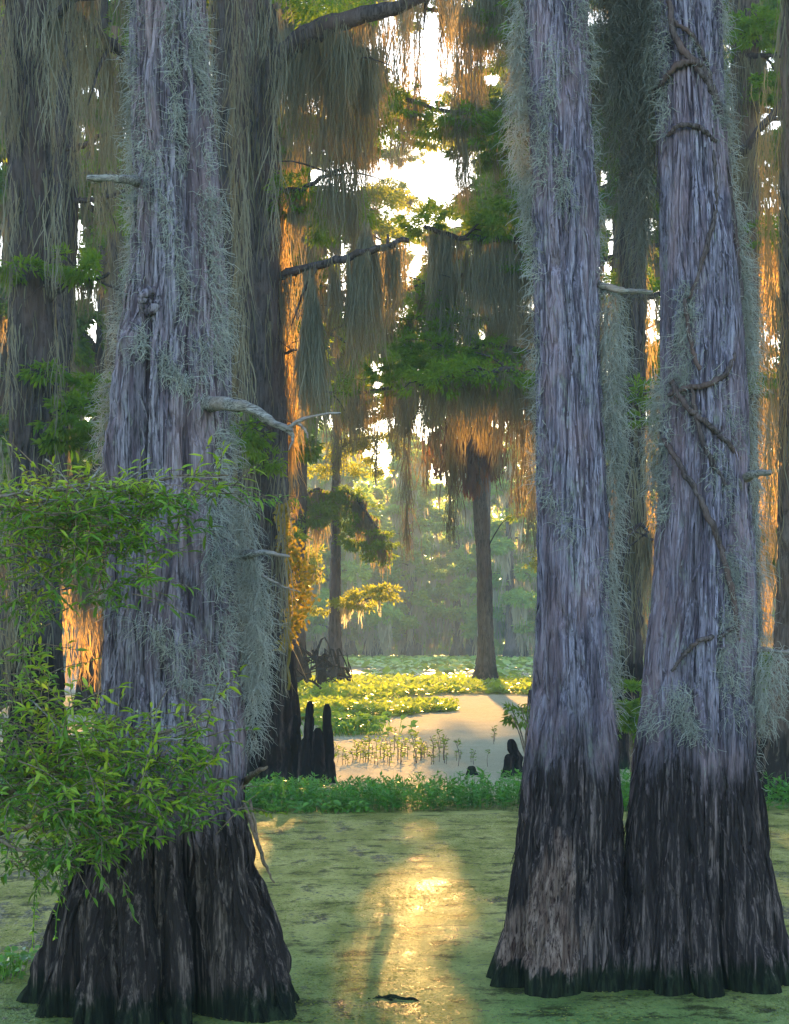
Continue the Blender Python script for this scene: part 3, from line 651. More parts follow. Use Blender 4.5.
def mid_tree(label, px, Y, rows, zt, seed, lobes=7, amp=.5, bm='bark_mid', group=None, trunk_moss=None, name='cypress_tree', rws=260, cls=90, zf=1.0, ridge=.02):
    x0 = (px - W / 2) * Y / F
    t = thing(name, label, 'tree', (x0, Y, 0), group)
    pr = prof_px(rows, Y); zl = max(p[0] for p in pr); last = max(pr)
    if zt > zl: pr.append((zt, last[1], Y, last[3] * .45))
    T = Trunk(pr, zt, seed, lobes=lobes, amp=amp, zf=zf, ridge=ridge, rows=rws, cols=cls, strip=.09, upper=.15)
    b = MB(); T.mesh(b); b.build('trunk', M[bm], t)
    if trunk_moss:
        b = MB(); n, za, zb, Lm = trunk_moss
        z = za + (zb - za) * U(0, 1, n); th = U(0, 2 * pi, n); cx, cy, r = T.rad(th, z, False)
        k = vn(th * 8 / pi, z * .5, seed, 16) > U(.25, .75, n); th, z, r, cx, cy = th[k], z[k], r[k], cx[k], cy[k]; n = len(z)
        rr = r + U(.0, .07, n); st = np.stack([cx + rr * np.cos(th), cy + rr * np.sin(th), z], 1)
        p = strand_paths(st, np.tile([0, 0, -1.], (n, 1)), U(.2, Lm, n), 6, .15, .4)
        p = p[p[:, -1, 2] > .35]; ribbons(b, p, U(.008, .02, len(p)), np.clip(vn(p[:, 0, 0] * 9, p[:, 0, 2], 5) * .6 + U(0, .4, len(p)), 0, 1))
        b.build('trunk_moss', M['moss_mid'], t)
    return t, T
def q(px, py, Y): return P(px, py, Y)
def tassels(parent, Yd, rows, label=None, mm='moss_mid', sw=(.006, .014), dens=150):
    """tapering tails of moss: (px, top py, bottom py, width in metres)"""
    bq = MB()
    for x, y0_, y1_, ww in rows:
        Yt = Yd + rng.normal(0, .15); L_ = (y1_ - y0_) * Yt / F; m = int(dens * (ww / .2) ** .7 * max(.6, L_ / 1.6)); c = P(x, y0_, Yt)
        s_ = U(0, .85, m) * L_; st = c + rng.normal(0, 1, (m, 3)) * [ww * .4, ww * .3, .02]; st[:, 2] -= s_
        k_ = np.interp(s_ / L_, [0, .15, .6, 1], [.6, 1, .7, .2])[:, None]; st[:, :2] = c[:2] + (st[:, :2] - c[:2]) * k_
        l_ = np.clip(np.minimum(U(.15, .5, m) * L_ + .12, L_ - s_), .06, None)
        ribbons(bq, strand_paths(st, np.tile([0, 0, -1.], (m, 1)), l_, 6, .20, .42), U(*sw, m), np.clip(U(0, .4) + U(0, .6, m), 0, 1))
    o = bq.build('hanging_moss', M[mm], parent)
    if label: o['label'] = label
    return o

# A: the big moss-hung trunk just right of the old cypress
A, _ = mid_tree('tall dark moss-hung cypress right behind the old cypress with climbing golden vine', 262, 21, [(0, 236, 276), (200, 238, 277), (400, 240, 284), (600, 242, 288), (700, 240, 296), (760, 237, 298), (802, 231, 307)], 12.5, 61,
                bm='bark_mid', trunk_moss=(3600, 2.2, 12, .8), amp=.6, zf=.8)
limb(A, [q(278, 62, 21), q(300, 42, 20.6), q(345, 22, 20.2), q(400, 6, 20), q(450, -10, 20)], .17, .05, dict(dens=7, Lr=(.5, 2.9), wd=.34, per=58), [(330, 0, 20.5, .7, .3, 900)], label='thick arching limb high across the gap')
limb(A, [q(278, 75, 21), q(305, 60, 20.8), q(335, 62, 20.6), q(368, 48, 20.5)], .07, .02, dict(dens=7, Lr=(.4, 1.9), wd=.28, per=50))
limb(A, [q(280, 278, 21), q(305, 268, 20.6), q(345, 258, 20.3), q(385, 246, 20), q(407, 240, 20)], .055, .03, dict(dens=7, Lr=(.3, 1.7), wd=.26, per=50), label='pale diagonal limb with a cone of moss')
b = MB(); n = 900; a = U(0, 2 * pi, n); s = U(0, 1, n) ** .6
for cx, cy, hh, wd_ in ((366, 218, 60, 11), (312, 268, 95, 9)):
    zt_ = s * hh; rad_ = (2 + wd_ * np.minimum(1, s * 1.6)) * 20.3 / F
    st = np.stack([(cx - W / 2) * 20.3 / F + rad_ * np.cos(a), 20.3 + rad_ * np.sin(a), CH - (cy + zt_ - HOR) * 20.3 / F], 1)
    ribbons(b, strand_paths(st, np.tile([0, 0, -1.], (n, 1)), U(.3, 1.2, n), 6, .16, .45), U(.007, .016, n), U(.2, 1, n))
b.build('hanging_moss', M['moss_mid'], A)['label'] = 'cone-shaped tussock of moss'
limb(A, [q(280, 355, 21), q(300, 350, 20.7), q(332, 348, 20.6)], .02, .008, dict(dens=4, Lr=(.2, .9), wd=.12, per=26))
limb(A, [q(276, 190, 21), q(300, 190, 20.8), q(318, 180, 20.7), q(340, 168, 20.6)], .04, .02, dict(dens=6, Lr=(.4, 1.6), wd=.2), [(300, 185, 20.8, .35, .2, 500), (330, 215, 21.5, .55, .35, 1600), (352, 205, 22, .4, .3, 900)])
limb(A, [q(276, 440, 21), q(262, 420, 20), q(258, 425, 19.6)], .03, .01, None, [(250, 432, 19.8, .35, .25, 900), (268, 462, 20.2, .25, .18, 400), (290, 200, 21, .3, .2, 500)])
b = MB()
n = 850; py = U(505, 650, n); px = 294 + 9 * np.sin(py / 22) + rng.normal(0, 6.5, n) * (.6 + .6 * vn(py / 16, py * 0, 3))
pos = np.stack([(px - W / 2) * 20.6 / F, 20.55 + rng.normal(0, .1, n), CH - (py - HOR) * 20.6 / F], 1)
leaves(b, pos, rng.normal(0, 1, (n, 3)) + [0, 0, -.5], rng.normal(0, 1, (n, 3)) + [0, -1, .3], U(.05, .10, n), U(.035, .06, n), U(0, 1, n))
tube(b, [q(288, 690, 20.7), q(290, 620, 20.7), q(286, 560, 20.7), q(290, 500, 20.7)], .02, 6, 30, .3, .04)
vo = b.build('climbing_vine', M['leaf_vine'], origin=q(290, 690, 20.7)); tag(vo, 'golden backlit leafy vine climbing the dark trunk left of the clearing', 'vine')

# B: darker trunk between the old cypress and A
B, _ = mid_tree('narrow dark trunk half hidden between the old cypress and the moss-hung one', 228, 25, [(0, 214, 238), (400, 212, 240), (640, 212, 246), (758, 205, 255)], 13, 62, trunk_moss=(2600, 2, 12, 1.2))
limb(B, [q(226, 480, 25), q(250, 455, 24), q(285, 440, 23.6)], .05, .02, dict(dens=5, Lr=(.3, 1.4), wd=.2), [(262, 452, 23.6, .35, .25, 600)])

# C, D: trunks on the far left
C, _ = mid_tree('broad moss-draped cypress trunk at the left edge', 35, 19, [(0, 6, 48), (300, 12, 50), (450, 12, 54), (600, 14, 58), (740, 8, 66), (794, -4, 80)], 11, 63, trunk_moss=(2000, 1.6, 11, .5))
for a, bb in (((30, -30), (-60, -50)), ((34, 30), (90, -20)), ((44, -10), (140, -40))):
    limb(C, [q(a[0], a[1], 19), q((a[0] + bb[0]) / 2, (a[1] + bb[1]) / 2 + 4, 18.7), q(bb[0], bb[1], 18.5)], .07, .03, dict(dens=5, Lr=(.4, 2.2), wd=.26, per=50))
limb(C, [q(40, -60, 19), q(70, 5, 19), q(105, 38, 19.2), q(128, 62, 19.4)], .06, .04, dict(dens=5, Lr=(.5, 2.4), wd=.24, per=50), label='grey limb slanting down to the old cypress')
limb(C, [q(48, 300, 19), q(70, 285, 19), q(110, 275, 18.8)], .04, .02, dict(dens=3, Lr=(.3, .9), wd=.2), [(88, 268, 18.7, .42, .12, 800), (20, 268, 18.6, .28, .08, 500), (70, 258, 18.9, .3, .1, 400)])
limb(C, [q(48, 420, 19), q(70, 410, 19), q(100, 400, 18.8)], .04, .02, None, [(78, 410, 18.6, .42, .30, 2200), (95, 380, 18.9, .25, .15, 600), (60, 440, 18.8, .25, .15, 500), (98, 440, 18.9, .2, .2, 500), (50, 370, 18.7, .3, .1, 400)])
Dt, _ = mid_tree('dark leaning trunk between the left-edge cypress and the old cypress', 66, 24, [(0, 58, 78), (250, 50, 76), (450, 42, 66), (640, 26, 52), (762, 14, 62)], 12, 64, trunk_moss=(1800, 3, 12, 1.0))
for a, bb in (((66, 60), (120, 40)), ((64, 150), (110, 130)), ((70, 200), (128, 190)), ((62, 20), (20, -10)), ((56, 480), (110, 460))):
    limb(Dt, [q(a[0], a[1], 24), q((a[0] + bb[0]) / 2, (a[1] + bb[1]) / 2 + 4, 23.6), q(bb[0], bb[1], 23.4)], .05, .02, dict(dens=4.5, Lr=(.4, 2.0), wd=.24, per=45), [(bb[0], bb[1] + 20, 24.5, .5, .3, 500)])
E, _ = mid_tree('sunlit rust-coloured mossy trunk low between left-edge and old cypresses', 116, 34, [(400, 108, 124), (600, 106, 126), (690, 102, 130), (727, 96, 138)], 14, 65, trunk_moss=(2600, 1.0, 12, 1.6), bm='bark_warm')
for py in (520, 560, 590):
    limb(E, [q(116, py, 34), q(95, py - 6, 33.5), q(62, py, 33)], .04, .02, dict(dens=6, Lr=(.6, 1.9), wd=.3)); limb(E, [q(116, py + 8, 34), q(125, py, 33.5), q(135, py + 8, 33)], .04, .02, dict(dens=6, Lr=(.6, 1.9), wd=.3))

# F: hidden behind the middle cypress, its limbs cross the clearing
Ft, _ = mid_tree('dark cypress hidden behind the straight middle cypress, limbs out to both sides', 566, 25, [(0, 550, 582), (400, 548, 584), (700, 544, 592), (757, 536, 600)], 14, 66, trunk_moss=(1500, 3, 12, 1.2))
limb(Ft, [q(556, 385, 25), q(530, 378, 24.6), q(500, 376, 24.4), q(470, 373, 24.2)], .075, .04, dict(dens=11, Lr=(.6, 2.3), wd=.40, per=70), [(430, 358, 24.6, .75, .36, 4200), (480, 352, 25, .6, .28, 2000), (395, 362, 24.8, .45, .30, 1800)], label='dark bough spreading over the clearing')
limb(Ft, [q(552, 350, 25), q(525, 352, 25), q(488, 345, 25), q(462, 356, 25), q(440, 340, 25)], .04, .02, dict(dens=8, Lr=(.4, 2.0), wd=.30, per=50), [(450, 330, 25.2, .5, .25, 1400)])
limb(Ft, [q(556, 240, 25), q(520, 240, 25), q(480, 238, 25), q(452, 236, 25), q(425, 226, 25)], .06, .03, dict(dens=9, Lr=(.5, 2.2), wd=.3, per=55), [(500, 225, 25, .6, .28, 2600), (455, 215, 25.2, .6, .22, 1500), (420, 225, 25.4, .4, .28, 1500), (520, 260, 25, .4, .3, 1200)])
limb(Ft, [q(556, 150, 25), q(520, 130, 25), q(490, 118, 25), q(450, 112, 25), q(405, 100, 25)], .06, .03, dict(dens=5, Lr=(.3, 1.6), wd=.26), [(500, 140, 25, .8, .35, 4200), (455, 120, 25, .7, .3, 2800), (520, 190, 25, .4, .35, 1800), (400, 102, 25, .45, .25, 1300), (380, 120, 25.5, .4, .25, 900)])
limb(Ft, [q(556, 10, 25), q(520, -20, 25), q(470, -30, 25), q(400, -30, 25)], .08, .03, dict(dens=9, Lr=(.6, 2.4), wd=.36, per=60), [(520, 10, 25, .8, .5, 2500), (500, 60, 25.4, .4, .2, 600)])
limb(Ft, [q(556, 268, 25.3), q(500, 275, 25.3), q(450, 278, 25.2), q(405, 290, 25.2)], .05, .02, dict(dens=7, Lr=(.3, 1.3), wd=.26), [(412, 285, 25.2, .35, .25, 700), (440, 300, 25.2, .45, .2, 500), (400, 320, 25.2, .35, .25, 600)])
limb(Ft, [q(575, 300, 25), q(610, 290, 25), q(650, 296, 25), q(664, 290, 25)], .06, .03, dict(dens=8, Lr=(.5, 2.2), wd=.3, per=50), [(635, 280, 25, .6, .25, 1500), (630, 350, 25.4, .5, .5, 2500)])
limb(Ft, [q(575, 130, 25), q(610, 110, 25), q(650, 100, 25)], .06, .03, dict(dens=4, Lr=(.3, 1.2), wd=.3, per=40), [(615, 120, 25, .4, .4, 1600), (620, 150, 25, .35, .3, 1200), (640, 60, 25, .5, .3, 900)])
limb(Ft, [q(575, 480, 25), q(610, 470, 25), q(650, 476, 25)], .05, .03, dict(dens=6, Lr=(.4, 1.5), wd=.3, per=40), [(632, 500, 25, .32, .5, 2600), (628, 440, 25.2, .4, .4, 2000)])

for x0_, x1_, y_, Yd in ((552, 300, 395, 27), (552, 420, 385, 23.5), (552, 330, 325, 26), (552, 300, 20, 27)):
    xs = np.linspace(x0_, x1_, 7); limb(Ft, [q(x, y_ - 10 * math.sin(i * .5) + rng.normal(0, 4), Yd - .15 * i) for i, x in enumerate(xs)], .05, .015, dict(dens=9, Lr=(.3, 1.5), wd=.30, per=46), [(xs[3], y_ - 12, Yd - .4, .7, .25, 1300), (xs[5], y_ - 8, Yd - .8, .6, .25, 1100)])
tassels(Ft, 24.4, ((407, 372, 562, .10), (452, 400, 545, .22), (520, 395, 520, .3), (532, 420, 560, .2), (338, 400, 480, .2), (375, 390, 485, .12), (425, 395, 500, .15), (350, 395, 455, .3), (395, 395, 462, .25), (436, 395, 470, .2), (500, 400, 478, .3), (462, 372, 440, .4), (486, 372, 455, .4), (410, 372, 440, .35), (360, 375, 440, .35)), 'longest tapering moss strands over the clearing')
tassels(Ft, 25, ((384, -30, 112, .16), (405, -30, 100, .14), (418, -30, 120, .10), (441, -30, 85, .10), (462, -30, 215, .26), (476, -30, 130, .2), (500, -30, 70, .3), (515, -30, 95, .3), (530, 90, 250, .3), (450, 238, 330, .35), (470, 238, 350, .4), (492, 238, 330, .35), (512, 238, 360, .4), (430, 232, 300, .2), (497, 118, 200, .25), (480, 118, 150, .2)), 'moss tails hanging across the sky gaps')
tassels(A, 20.6, ((290, 60, 150, .22), (303, 45, 150, .3), (322, 40, 170, .35), (338, 35, 240, .35), (352, 30, 262, .30), (365, 20, 180, .28), (378, 15, 130, .2), (395, 8, 90, .14), (392, 246, 330, .2), (403, 240, 300, .16), (345, 262, 330, .16), (330, 265, 345, .2)), 'thick moss tails under the high limb')
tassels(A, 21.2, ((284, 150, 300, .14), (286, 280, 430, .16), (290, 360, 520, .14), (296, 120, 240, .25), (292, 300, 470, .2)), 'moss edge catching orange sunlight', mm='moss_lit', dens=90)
# G, H, I: right-hand background
G, _ = mid_tree('dark trunk with a sun-edged mossy flank seen between the two right cypresses', 632, 23, [(0, 624, 646), (300, 622, 644), (500, 618, 642), (650, 612, 640), (767, 600, 652)], 14, 67, trunk_moss=(2800, 1.6, 12, 1.4))
limb(G, [q(632, 400, 23), q(650, 390, 23), q(680, 395, 23)], .05, .02, dict(dens=6, Lr=(.6, 2.2), wd=.3), [(640, 400, 22.5, .3, .3, 700)])
limb(G, [q(626, 540, 23), q(640, 525, 22.7), q(652, 540, 22.5)], .03, .02, dict(dens=6, Lr=(.6, 2.0), wd=.3))
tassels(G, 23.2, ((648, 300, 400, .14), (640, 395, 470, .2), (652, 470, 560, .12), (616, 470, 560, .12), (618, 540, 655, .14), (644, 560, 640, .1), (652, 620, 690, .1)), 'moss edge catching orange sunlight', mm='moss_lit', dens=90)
Ht, _ = mid_tree('tall trunk behind the vine-wrapped cypress streaked with orange sunlit moss', 742, 27, [(0, 732, 758), (300, 732, 757), (500, 728, 756), (650, 722, 760), (749, 708, 775)], 13, 68, trunk_moss=(2200, 1.4, 12, 1.0), bm='bark_warm')
limb(Ht, [q(728, 162, 27), q(745, 150, 26.5), q(765, 122, 26.2), q(800, 84, 26)], .06, .05, dict(dens=3, Lr=(.4, 2.2), wd=.2, per=40), label='bare diagonal limb rising to the right')
limb(Ht, [q(742, 60, 27), q(760, 55, 26.6), q(800, 60, 26.4)], .05, .03, dict(dens=4, Lr=(.4, 1.6), wd=.3), [(755, 30, 26.5, .5, .4, 2200), (770, 85, 26.5, .5, .25, 1800), (740, 100, 27, .4, .3, 1000), (785, 20, 26.8, .5, .4, 1200)])
limb(Ht, [q(742, 390, 27), q(765, 380, 26.6), q(800, 384, 26.4)], .05, .03, dict(dens=5, Lr=(.4, 1.6), wd=.3), [(770, 380, 26.3, .35, .2, 900), (768, 230, 26.8, .4, .3, 700)])
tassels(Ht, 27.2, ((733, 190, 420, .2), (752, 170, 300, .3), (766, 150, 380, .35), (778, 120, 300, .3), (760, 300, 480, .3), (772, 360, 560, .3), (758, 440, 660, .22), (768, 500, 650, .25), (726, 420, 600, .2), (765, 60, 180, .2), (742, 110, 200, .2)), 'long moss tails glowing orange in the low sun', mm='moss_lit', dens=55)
It, _ = mid_tree('big mossy cypress cut by the right edge, dark buttressed foot in the water', 800, 18.6, [(0, 784, 816), (300, 783, 820), (500, 781, 824), (640, 778, 832), (720, 766, 850), (797, 752, 876)], 11, 69, trunk_moss=(1500, 2.6, 11, .8), amp=.9, bm='bark_warm')
for py in (-40,):
    limb(It, [q(800, py, 18.6), q(780, py - 14, 18.4), q(748, py, 18.3)], .05, .02, dict(dens=3, Lr=(.3, 1.2), wd=.16, per=30))

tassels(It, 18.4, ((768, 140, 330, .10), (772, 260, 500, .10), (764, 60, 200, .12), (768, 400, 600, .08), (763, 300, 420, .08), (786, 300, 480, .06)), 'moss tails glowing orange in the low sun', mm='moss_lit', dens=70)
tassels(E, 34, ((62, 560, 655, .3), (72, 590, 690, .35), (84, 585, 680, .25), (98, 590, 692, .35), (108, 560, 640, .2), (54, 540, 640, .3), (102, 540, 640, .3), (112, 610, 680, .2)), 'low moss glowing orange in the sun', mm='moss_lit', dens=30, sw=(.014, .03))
tassels(C, 18.7, ((4, 560, 690, .2), (22, 560, 700, .2), (12, 600, 720, .2), (86, 40, 190, .16), (98, 50, 230, .18), (110, 60, 210, .16), (74, 20, 190, .12)), 'pale moss tails', dens=60)
tassels(C, 18.3, ((4, -20, 140, .3), (12, -20, 160, .2), (8, 160, 300, .14), (10, 300, 420, .12), (50, -20, 150, .2), (54, 160, 300, .16), (57, 320, 440, .12), (30, -30, 60, .4), (3, 430, 560, .12), (56, 440, 540, .10)), 'pale grey moss clothing both flanks of the trunk', mm='moss_drape', dens=60)
tassels(A, 20.2, ((238, -20, 150, .2), (240, 120, 330, .14), (243, 300, 480, .12), (276, -20, 120, .2), (274, 90, 260, .14), (262, -20, 60, .3), (250, 420, 560, .12), (282, 420, 560, .12), (284, 540, 700, .12), (246, 540, 660, .1)), 'pale grey moss down the trunk edges', mm='moss_drape', dens=60)
rng = np.random.default_rng(SEED)
# trees whose crowns close the canopy further back
def crown_tree(label, px, Y, r, zt, z0, n, Lm, seed, group, lm='leaf_mid', nl=1300, mossL=(.5, 2.6), zmoss=True):
    st = rng.bit_generator.state
    x0 = (px - W / 2) * Y / F; t = thing('cypress_tree', label, 'tree', (x0, Y, 0), group)
    T = Trunk([(-.3, x0, Y, r * 2.4), (0, x0, Y, r * 2.1), (.8, x0, Y, r * 1.4), (2.5, x0, Y, r), (zt * .6, x0 + r, Y, r * .7), (zt, x0, Y, r * .15)], zt, seed, rows=120, cols=48, strip=.2, ridge=.02)
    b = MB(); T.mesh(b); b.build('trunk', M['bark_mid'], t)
    for i in range(n):
        z = z0 + (zt - z0) * (i + U(0, 1)) / n; a = i * 2.4 + U(-.4, .4); L = Lm * (1 - .3 * (z - z0) / (zt - z0)) * U(.65, 1.15)
        d = np.array([math.cos(a), math.sin(a) * .8, 0]); p0 = np.array([x0, Y, z])
        pts = [p0, p0 + d * L * .35 + [0, 0, .2 * L * .5], p0 + d * L * .7 + [0, 0, .12 * L], p0 + d * L + [0, 0, -.02 * L]]
        b = MB(); ln = tube(b, pts, [.09, .05, .02], 6, 14, .2, .08, i)
        ok = ~open_mask(ln)
        if ok[4:].sum() < 6 and ok.sum() < 8: continue
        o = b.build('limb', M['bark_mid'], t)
        b = MB()
        for f in (.45, .65, .82, 1.0):
            c = ln[min(13, int(f * 13))] + rng.normal(0, .15, 3) + [0, 0, .1]
            pad(b, c, L * .25, .38, nl, L=(.12, .22), Wf=.36, clumps=18, y_top=428)
        if b.n: b.build('foliage', M[lm], o)
        b = MB(); beards(b, ln[3:], dens=5.0, Lr=mossL, wd=.42, sw=(.022, .042), per=30, seed=i, y_top=445)
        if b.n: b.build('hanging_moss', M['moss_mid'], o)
    return t
def far_bough(tr, pts, pads, Lm=(.6, 2.2), lm='leaf_lit'):  # boughs added to keep direct sun off the water
    b = MB(); ln = tube(b, pts, [.10, .03], 6, 16, .2, .08, int(rng.integers(99))); o = b.build('limb', M['bark_mid'], tr)
    b = MB()
    for (px, py, Y, rx, rz, n) in pads: pad(b, P(px, py, Y), rx, rz, n, L=(.14, .28), Wf=.36, clumps=22, y_top=415)
    b.build('foliage', M[lm], o); b = MB(); beards(b, ln[4:], dens=3.5, Lr=Lm, wd=.5, sw=(.025, .05), per=28, y_top=440); b.build('hanging_moss', M['moss_mid'], o)
GR = 'cypress crowns closing the canopy behind the near trees'
crown_tree('leafy cypress rising behind the moss-hung trunk left of the clearing', 250, 36, .32, 18, 4.5, 24, 3.4, 81, GR)
crown_tree('cypress crown filling the gap above the clearing from behind the middle cypress', 560, 42, .35, 21, 8.0, 26, 4.3, 82, GR)
crown_tree('cypress crown glimpsed between the two right-hand cypresses', 702, 38, .3, 18, 3.2, 22, 3.0, 83, GR)
crown_tree('cypress crown behind the old cypress, glimpsed to its left', 98, 40, .32, 19, 3.5, 24, 3.6, 84, GR)
crown_tree('far left cypress crown behind the broad moss-draped trunk', 0, 46, .35, 21, 2.5, 24, 4.0, 85, GR)
crown_tree('cypress crown at the right edge behind the sunlit moss', 790, 44, .35, 20, 2.8, 24, 3.8, 86, GR)
c1 = crown_tree('tall pale-lit cypress crown above the left half of the clearing', 292, 58, .4, 27, 9.5, 26, 5.8, 87, GR, 'leaf_lit')
far_bough(c1, [q(292, 400, 58), q(330, 385, 57), q(370, 380, 56.5), (q(398, 384, 56))], [(330, 385, 57, 1.3, .6, 2200), (365, 375, 57, 1.3, .6, 2200), (388, 392, 56.5, .8, .45, 1300), (403, 352, 57, .42, .5, 1600), (403, 380, 57, .42, .5, 1600), (403, 406, 57, .42, .4, 1400), (350, 408, 57, 1.3, .4, 1800), (320, 410, 57, 1.0, .4, 1300)])
far_bough(c1, [q(292, 350, 58), q(330, 335, 59), q(370, 330, 59.5), (q(398, 338, 60))], [(330, 340, 59, 1.3, .7, 2200), (365, 335, 59, 1.3, .7, 2200), (390, 345, 60, .8, .5, 1300), (375, 358, 59, 1.1, .5, 1600)])
crown_tree('tall pale-lit cypress crown beyond the right-hand cypresses', 610, 62, .4, 27, 3.5, 26, 4.4, 88, GR, 'leaf_lit')
c2 = crown_tree('tall cypress crown beyond the middle cypress, its boughs meeting those from the left', 574, 72, .42, 32, 11.5, 26, 6.5, 89, GR, 'leaf_lit', 1600)
far_bough(c2, [q(560, 380, 72), q(520, 368, 72), q(470, 364, 72), (q(436, 370, 72))], [(520, 375, 72, 1.5, .8, 2400), (480, 368, 72, 1.5, .8, 2400), (448, 378, 72, .9, .6, 1600), (436, 352, 72, .5, .5, 1800), (436, 382, 72, .5, .5, 1800), (437, 408, 72, .5, .4, 1500), (500, 400, 72, 1.6, .5, 2200), (462, 402, 72, 1.2, .4, 1600)])
far_bough(c2, [q(560, 372, 71), q(520, 360, 69), q(480, 356, 67), (q(432, 362, 66))], [(436, 350, 66, .45, .5, 1600), (437, 378, 66, .42, .5, 1600), (438, 404, 66, .42, .4, 1400), (460, 352, 66, .8, .5, 1800), (460, 382, 66, .8, .5, 1800), (458, 408, 66, .7, .4, 1400), (490, 370, 67, .9, .7, 2000)])
far_bough(c1, [q(292, 372, 61), q(340, 362, 63), q(380, 360, 64), (q(404, 364, 64))], [(400, 350, 64, .40, .5, 1600), (400, 378, 64, .40, .5, 1600), (400, 404, 64, .40, .4, 1400), (376, 352, 64, .7, .5, 1800), (376, 382, 64, .7, .5, 1800), (374, 408, 64, .7, .4, 1400), (345, 372, 63, .9, .7, 2000)])
far_bough(c2, [q(560, 330, 72), q(520, 320, 73), q(470, 318, 73), (q(440, 322, 73))], [(520, 330, 73, 1.5, .9, 2400), (480, 325, 73, 1.5, .9, 2400), (445, 330, 73, 1.0, .7, 1800), (500, 350, 72, 1.6, .5, 2200), (462, 350, 72, 1.2, .5, 1600)])
crown_tree('hazy cypress crown above the mossy cypress at the left of the clearing', 334, 104, .3, 34, 15, 26, 6.2, 91, GR, 'leaf_lit', 1800)
crown_tree('hazy cypress crown above the slender lone cypress', 484, 108, .3, 34, 17, 22, 5.2, 92, GR, 'leaf_lit', 1800)
crown_tree('hazy cypress crown just left of the middle cypress, far back', 552, 100, .3, 34, 14, 26, 6.0, 93, GR, 'leaf_lit', 1800)
crown_tree('tall cypress behind the old cypress, far back', 190, 66, .42, 28, 4, 26, 5, 90, GR, 'leaf_lit', 1600)

# slender cypress standing in the clearing
S, TS = mid_tree('slender lone cypress with flared foot standing in the lily field of the clearing', 483, 63, [(430, 473, 482), (470, 472, 484), (500, 473, 486), (560, 477, 491), (640, 478, 493), (662, 477, 495), (674, 474, 497), (682, 469, 500), (688, 463, 504)], 11.5, 71, bm='bark_warm', amp=.35, cls=60, rws=160)
def free_limb(tr, pts, r0, pads, moss, lm='leaf_mid', mm='moss_mid', bm='bark_mid', leafL=(.1, .2), label=None):
    b = MB(); ln = tube(b, pts, [r0, r0 * .35], 7, max(12, len(pts) * 5), .2, .1, int(rng.integers(99)))
    o = b.build('limb', M[bm], tr, smooth=True)
    if label: o['label'] = label
    if moss: b = MB(); beards(b, ln, cull=False, seed=int(rng.integers(99)), **moss); b.build('hanging_moss', M[mm], o)
    if pads:
        b = MB()
        for (px, py, Y, rx, rz, n) in pads: pad(b, P(px, py, Y), rx, rz, n, L=leafL, Wf=.32, cull=False)
        b.build('foliage', M[lm], o)
for pts in ([(478, 425), (460, 415), (438, 425)], [(478, 430), (466, 436), (448, 446)], [(479, 432), (487, 424), (500, 436)], [(479, 440), (474, 448), (466, 452)], [(478, 415), (470, 400), (455, 398)], [(480, 410), (495, 400), (512, 404)]):
    free_limb(S, [q(x, y, 63 - .2 * i) for i, (x, y) in enumerate(pts)], .07, (), dict(dens=5, Lr=(.7, 2.6), wd=.5, sw=(.05, .12), per=24), mm='moss_brown', label='limb hung with dark brown tassels of shaded moss')
tassels(S, 62, ((431, 428, 470, .5), (438, 430, 482, .5), (446, 432, 472, .4), (452, 436, 495, .5), (459, 438, 478, .5), (466, 440, 498, .5), (470, 430, 470, .6), (474, 450, 500, .4), (486, 430, 470, .6), (494, 438, 482, .5), (500, 440, 470, .4), (481, 425, 462, .9)), 'dark brown tassels of shaded moss', mm='moss_brown', sw=(.05, .11), dens=26)
free_limb(S, [q(480, 400, 63), q(500, 380, 62), q(530, 375, 61)], .08, [(470, 390, 62, 1.4, .5, 1200), (505, 385, 62, 1.2, .5, 1000)], dict(dens=2, Lr=(.6, 2), wd=.4, sw=(.04, .07), per=22))
free_limb(S, [q(489, 545, 63), q(505, 520, 62.8), q(520, 515, 62.6)], .03, [(517, 516, 62.6, .5, .15, 200)], None)

# mossy tree at the left of the clearing
Lt, _ = mid_tree('mossy cypress at the left of the clearing with layered green and golden boughs', 337, 60, [(450, 333, 339), (560, 332, 340), (640, 330, 341), (690, 326, 347)], 10.5, 72, amp=.35, cls=50, rws=120, bm='bark_far')
free_limb(Lt, [q(335, 500, 60), q(318, 490, 59), q(300, 500, 58)], .09, [(318, 505, 58.5, 1.1, .45, 1500), (303, 515, 58, .8, .35, 800)], dict(dens=5, Lr=(1.0, 3.8), wd=.5, sw=(.03, .06), per=30))
free_limb(Lt, [q(335, 490, 60), q(350, 492, 59), q(368, 515, 58.5), q(385, 545, 58)], .09, [(345, 510, 59, 1.3, .55, 2400), (365, 535, 58.4, 1.2, .5, 2200), (380, 552, 58, .7, .35, 900), (350, 495, 59, .8, .3, 800)], dict(dens=5, Lr=(.6, 2.2), wd=.45, sw=(.03, .06), per=30), label='drooping green bough hung with rusty moss')
free_limb(Lt, [q(335, 455, 60), q(352, 440, 60), q(378, 436, 60)], .07, [(350, 448, 60, 1.3, .4, 1300), (375, 440, 60, 1.1, .4, 1100), (330, 470, 60, 1.0, .3, 700), (365, 470, 61, .9, .2, 500), (392, 428, 60, .7, .3, 400)], dict(dens=2, Lr=(.3, 1.2), wd=.3, sw=(.03, .05), per=16), lm='leaf_lit')
free_limb(Lt, [q(338, 608, 60), q(355, 602, 59.5), q(378, 598, 59), q(396, 600, 58.8)], .05, [(352, 602, 59.3, .9, .18, 900), (374, 594, 59, .95, .22, 1100), (388, 590, 59, .4, .12, 300), (318, 608, 60, .5, .15, 260)], dict(dens=4, Lr=(.3, 1.4), wd=.35, sw=(.04, .07), per=18), lm='leaf_lit', mm='moss_far', label='low golden-green bough with pale moss')
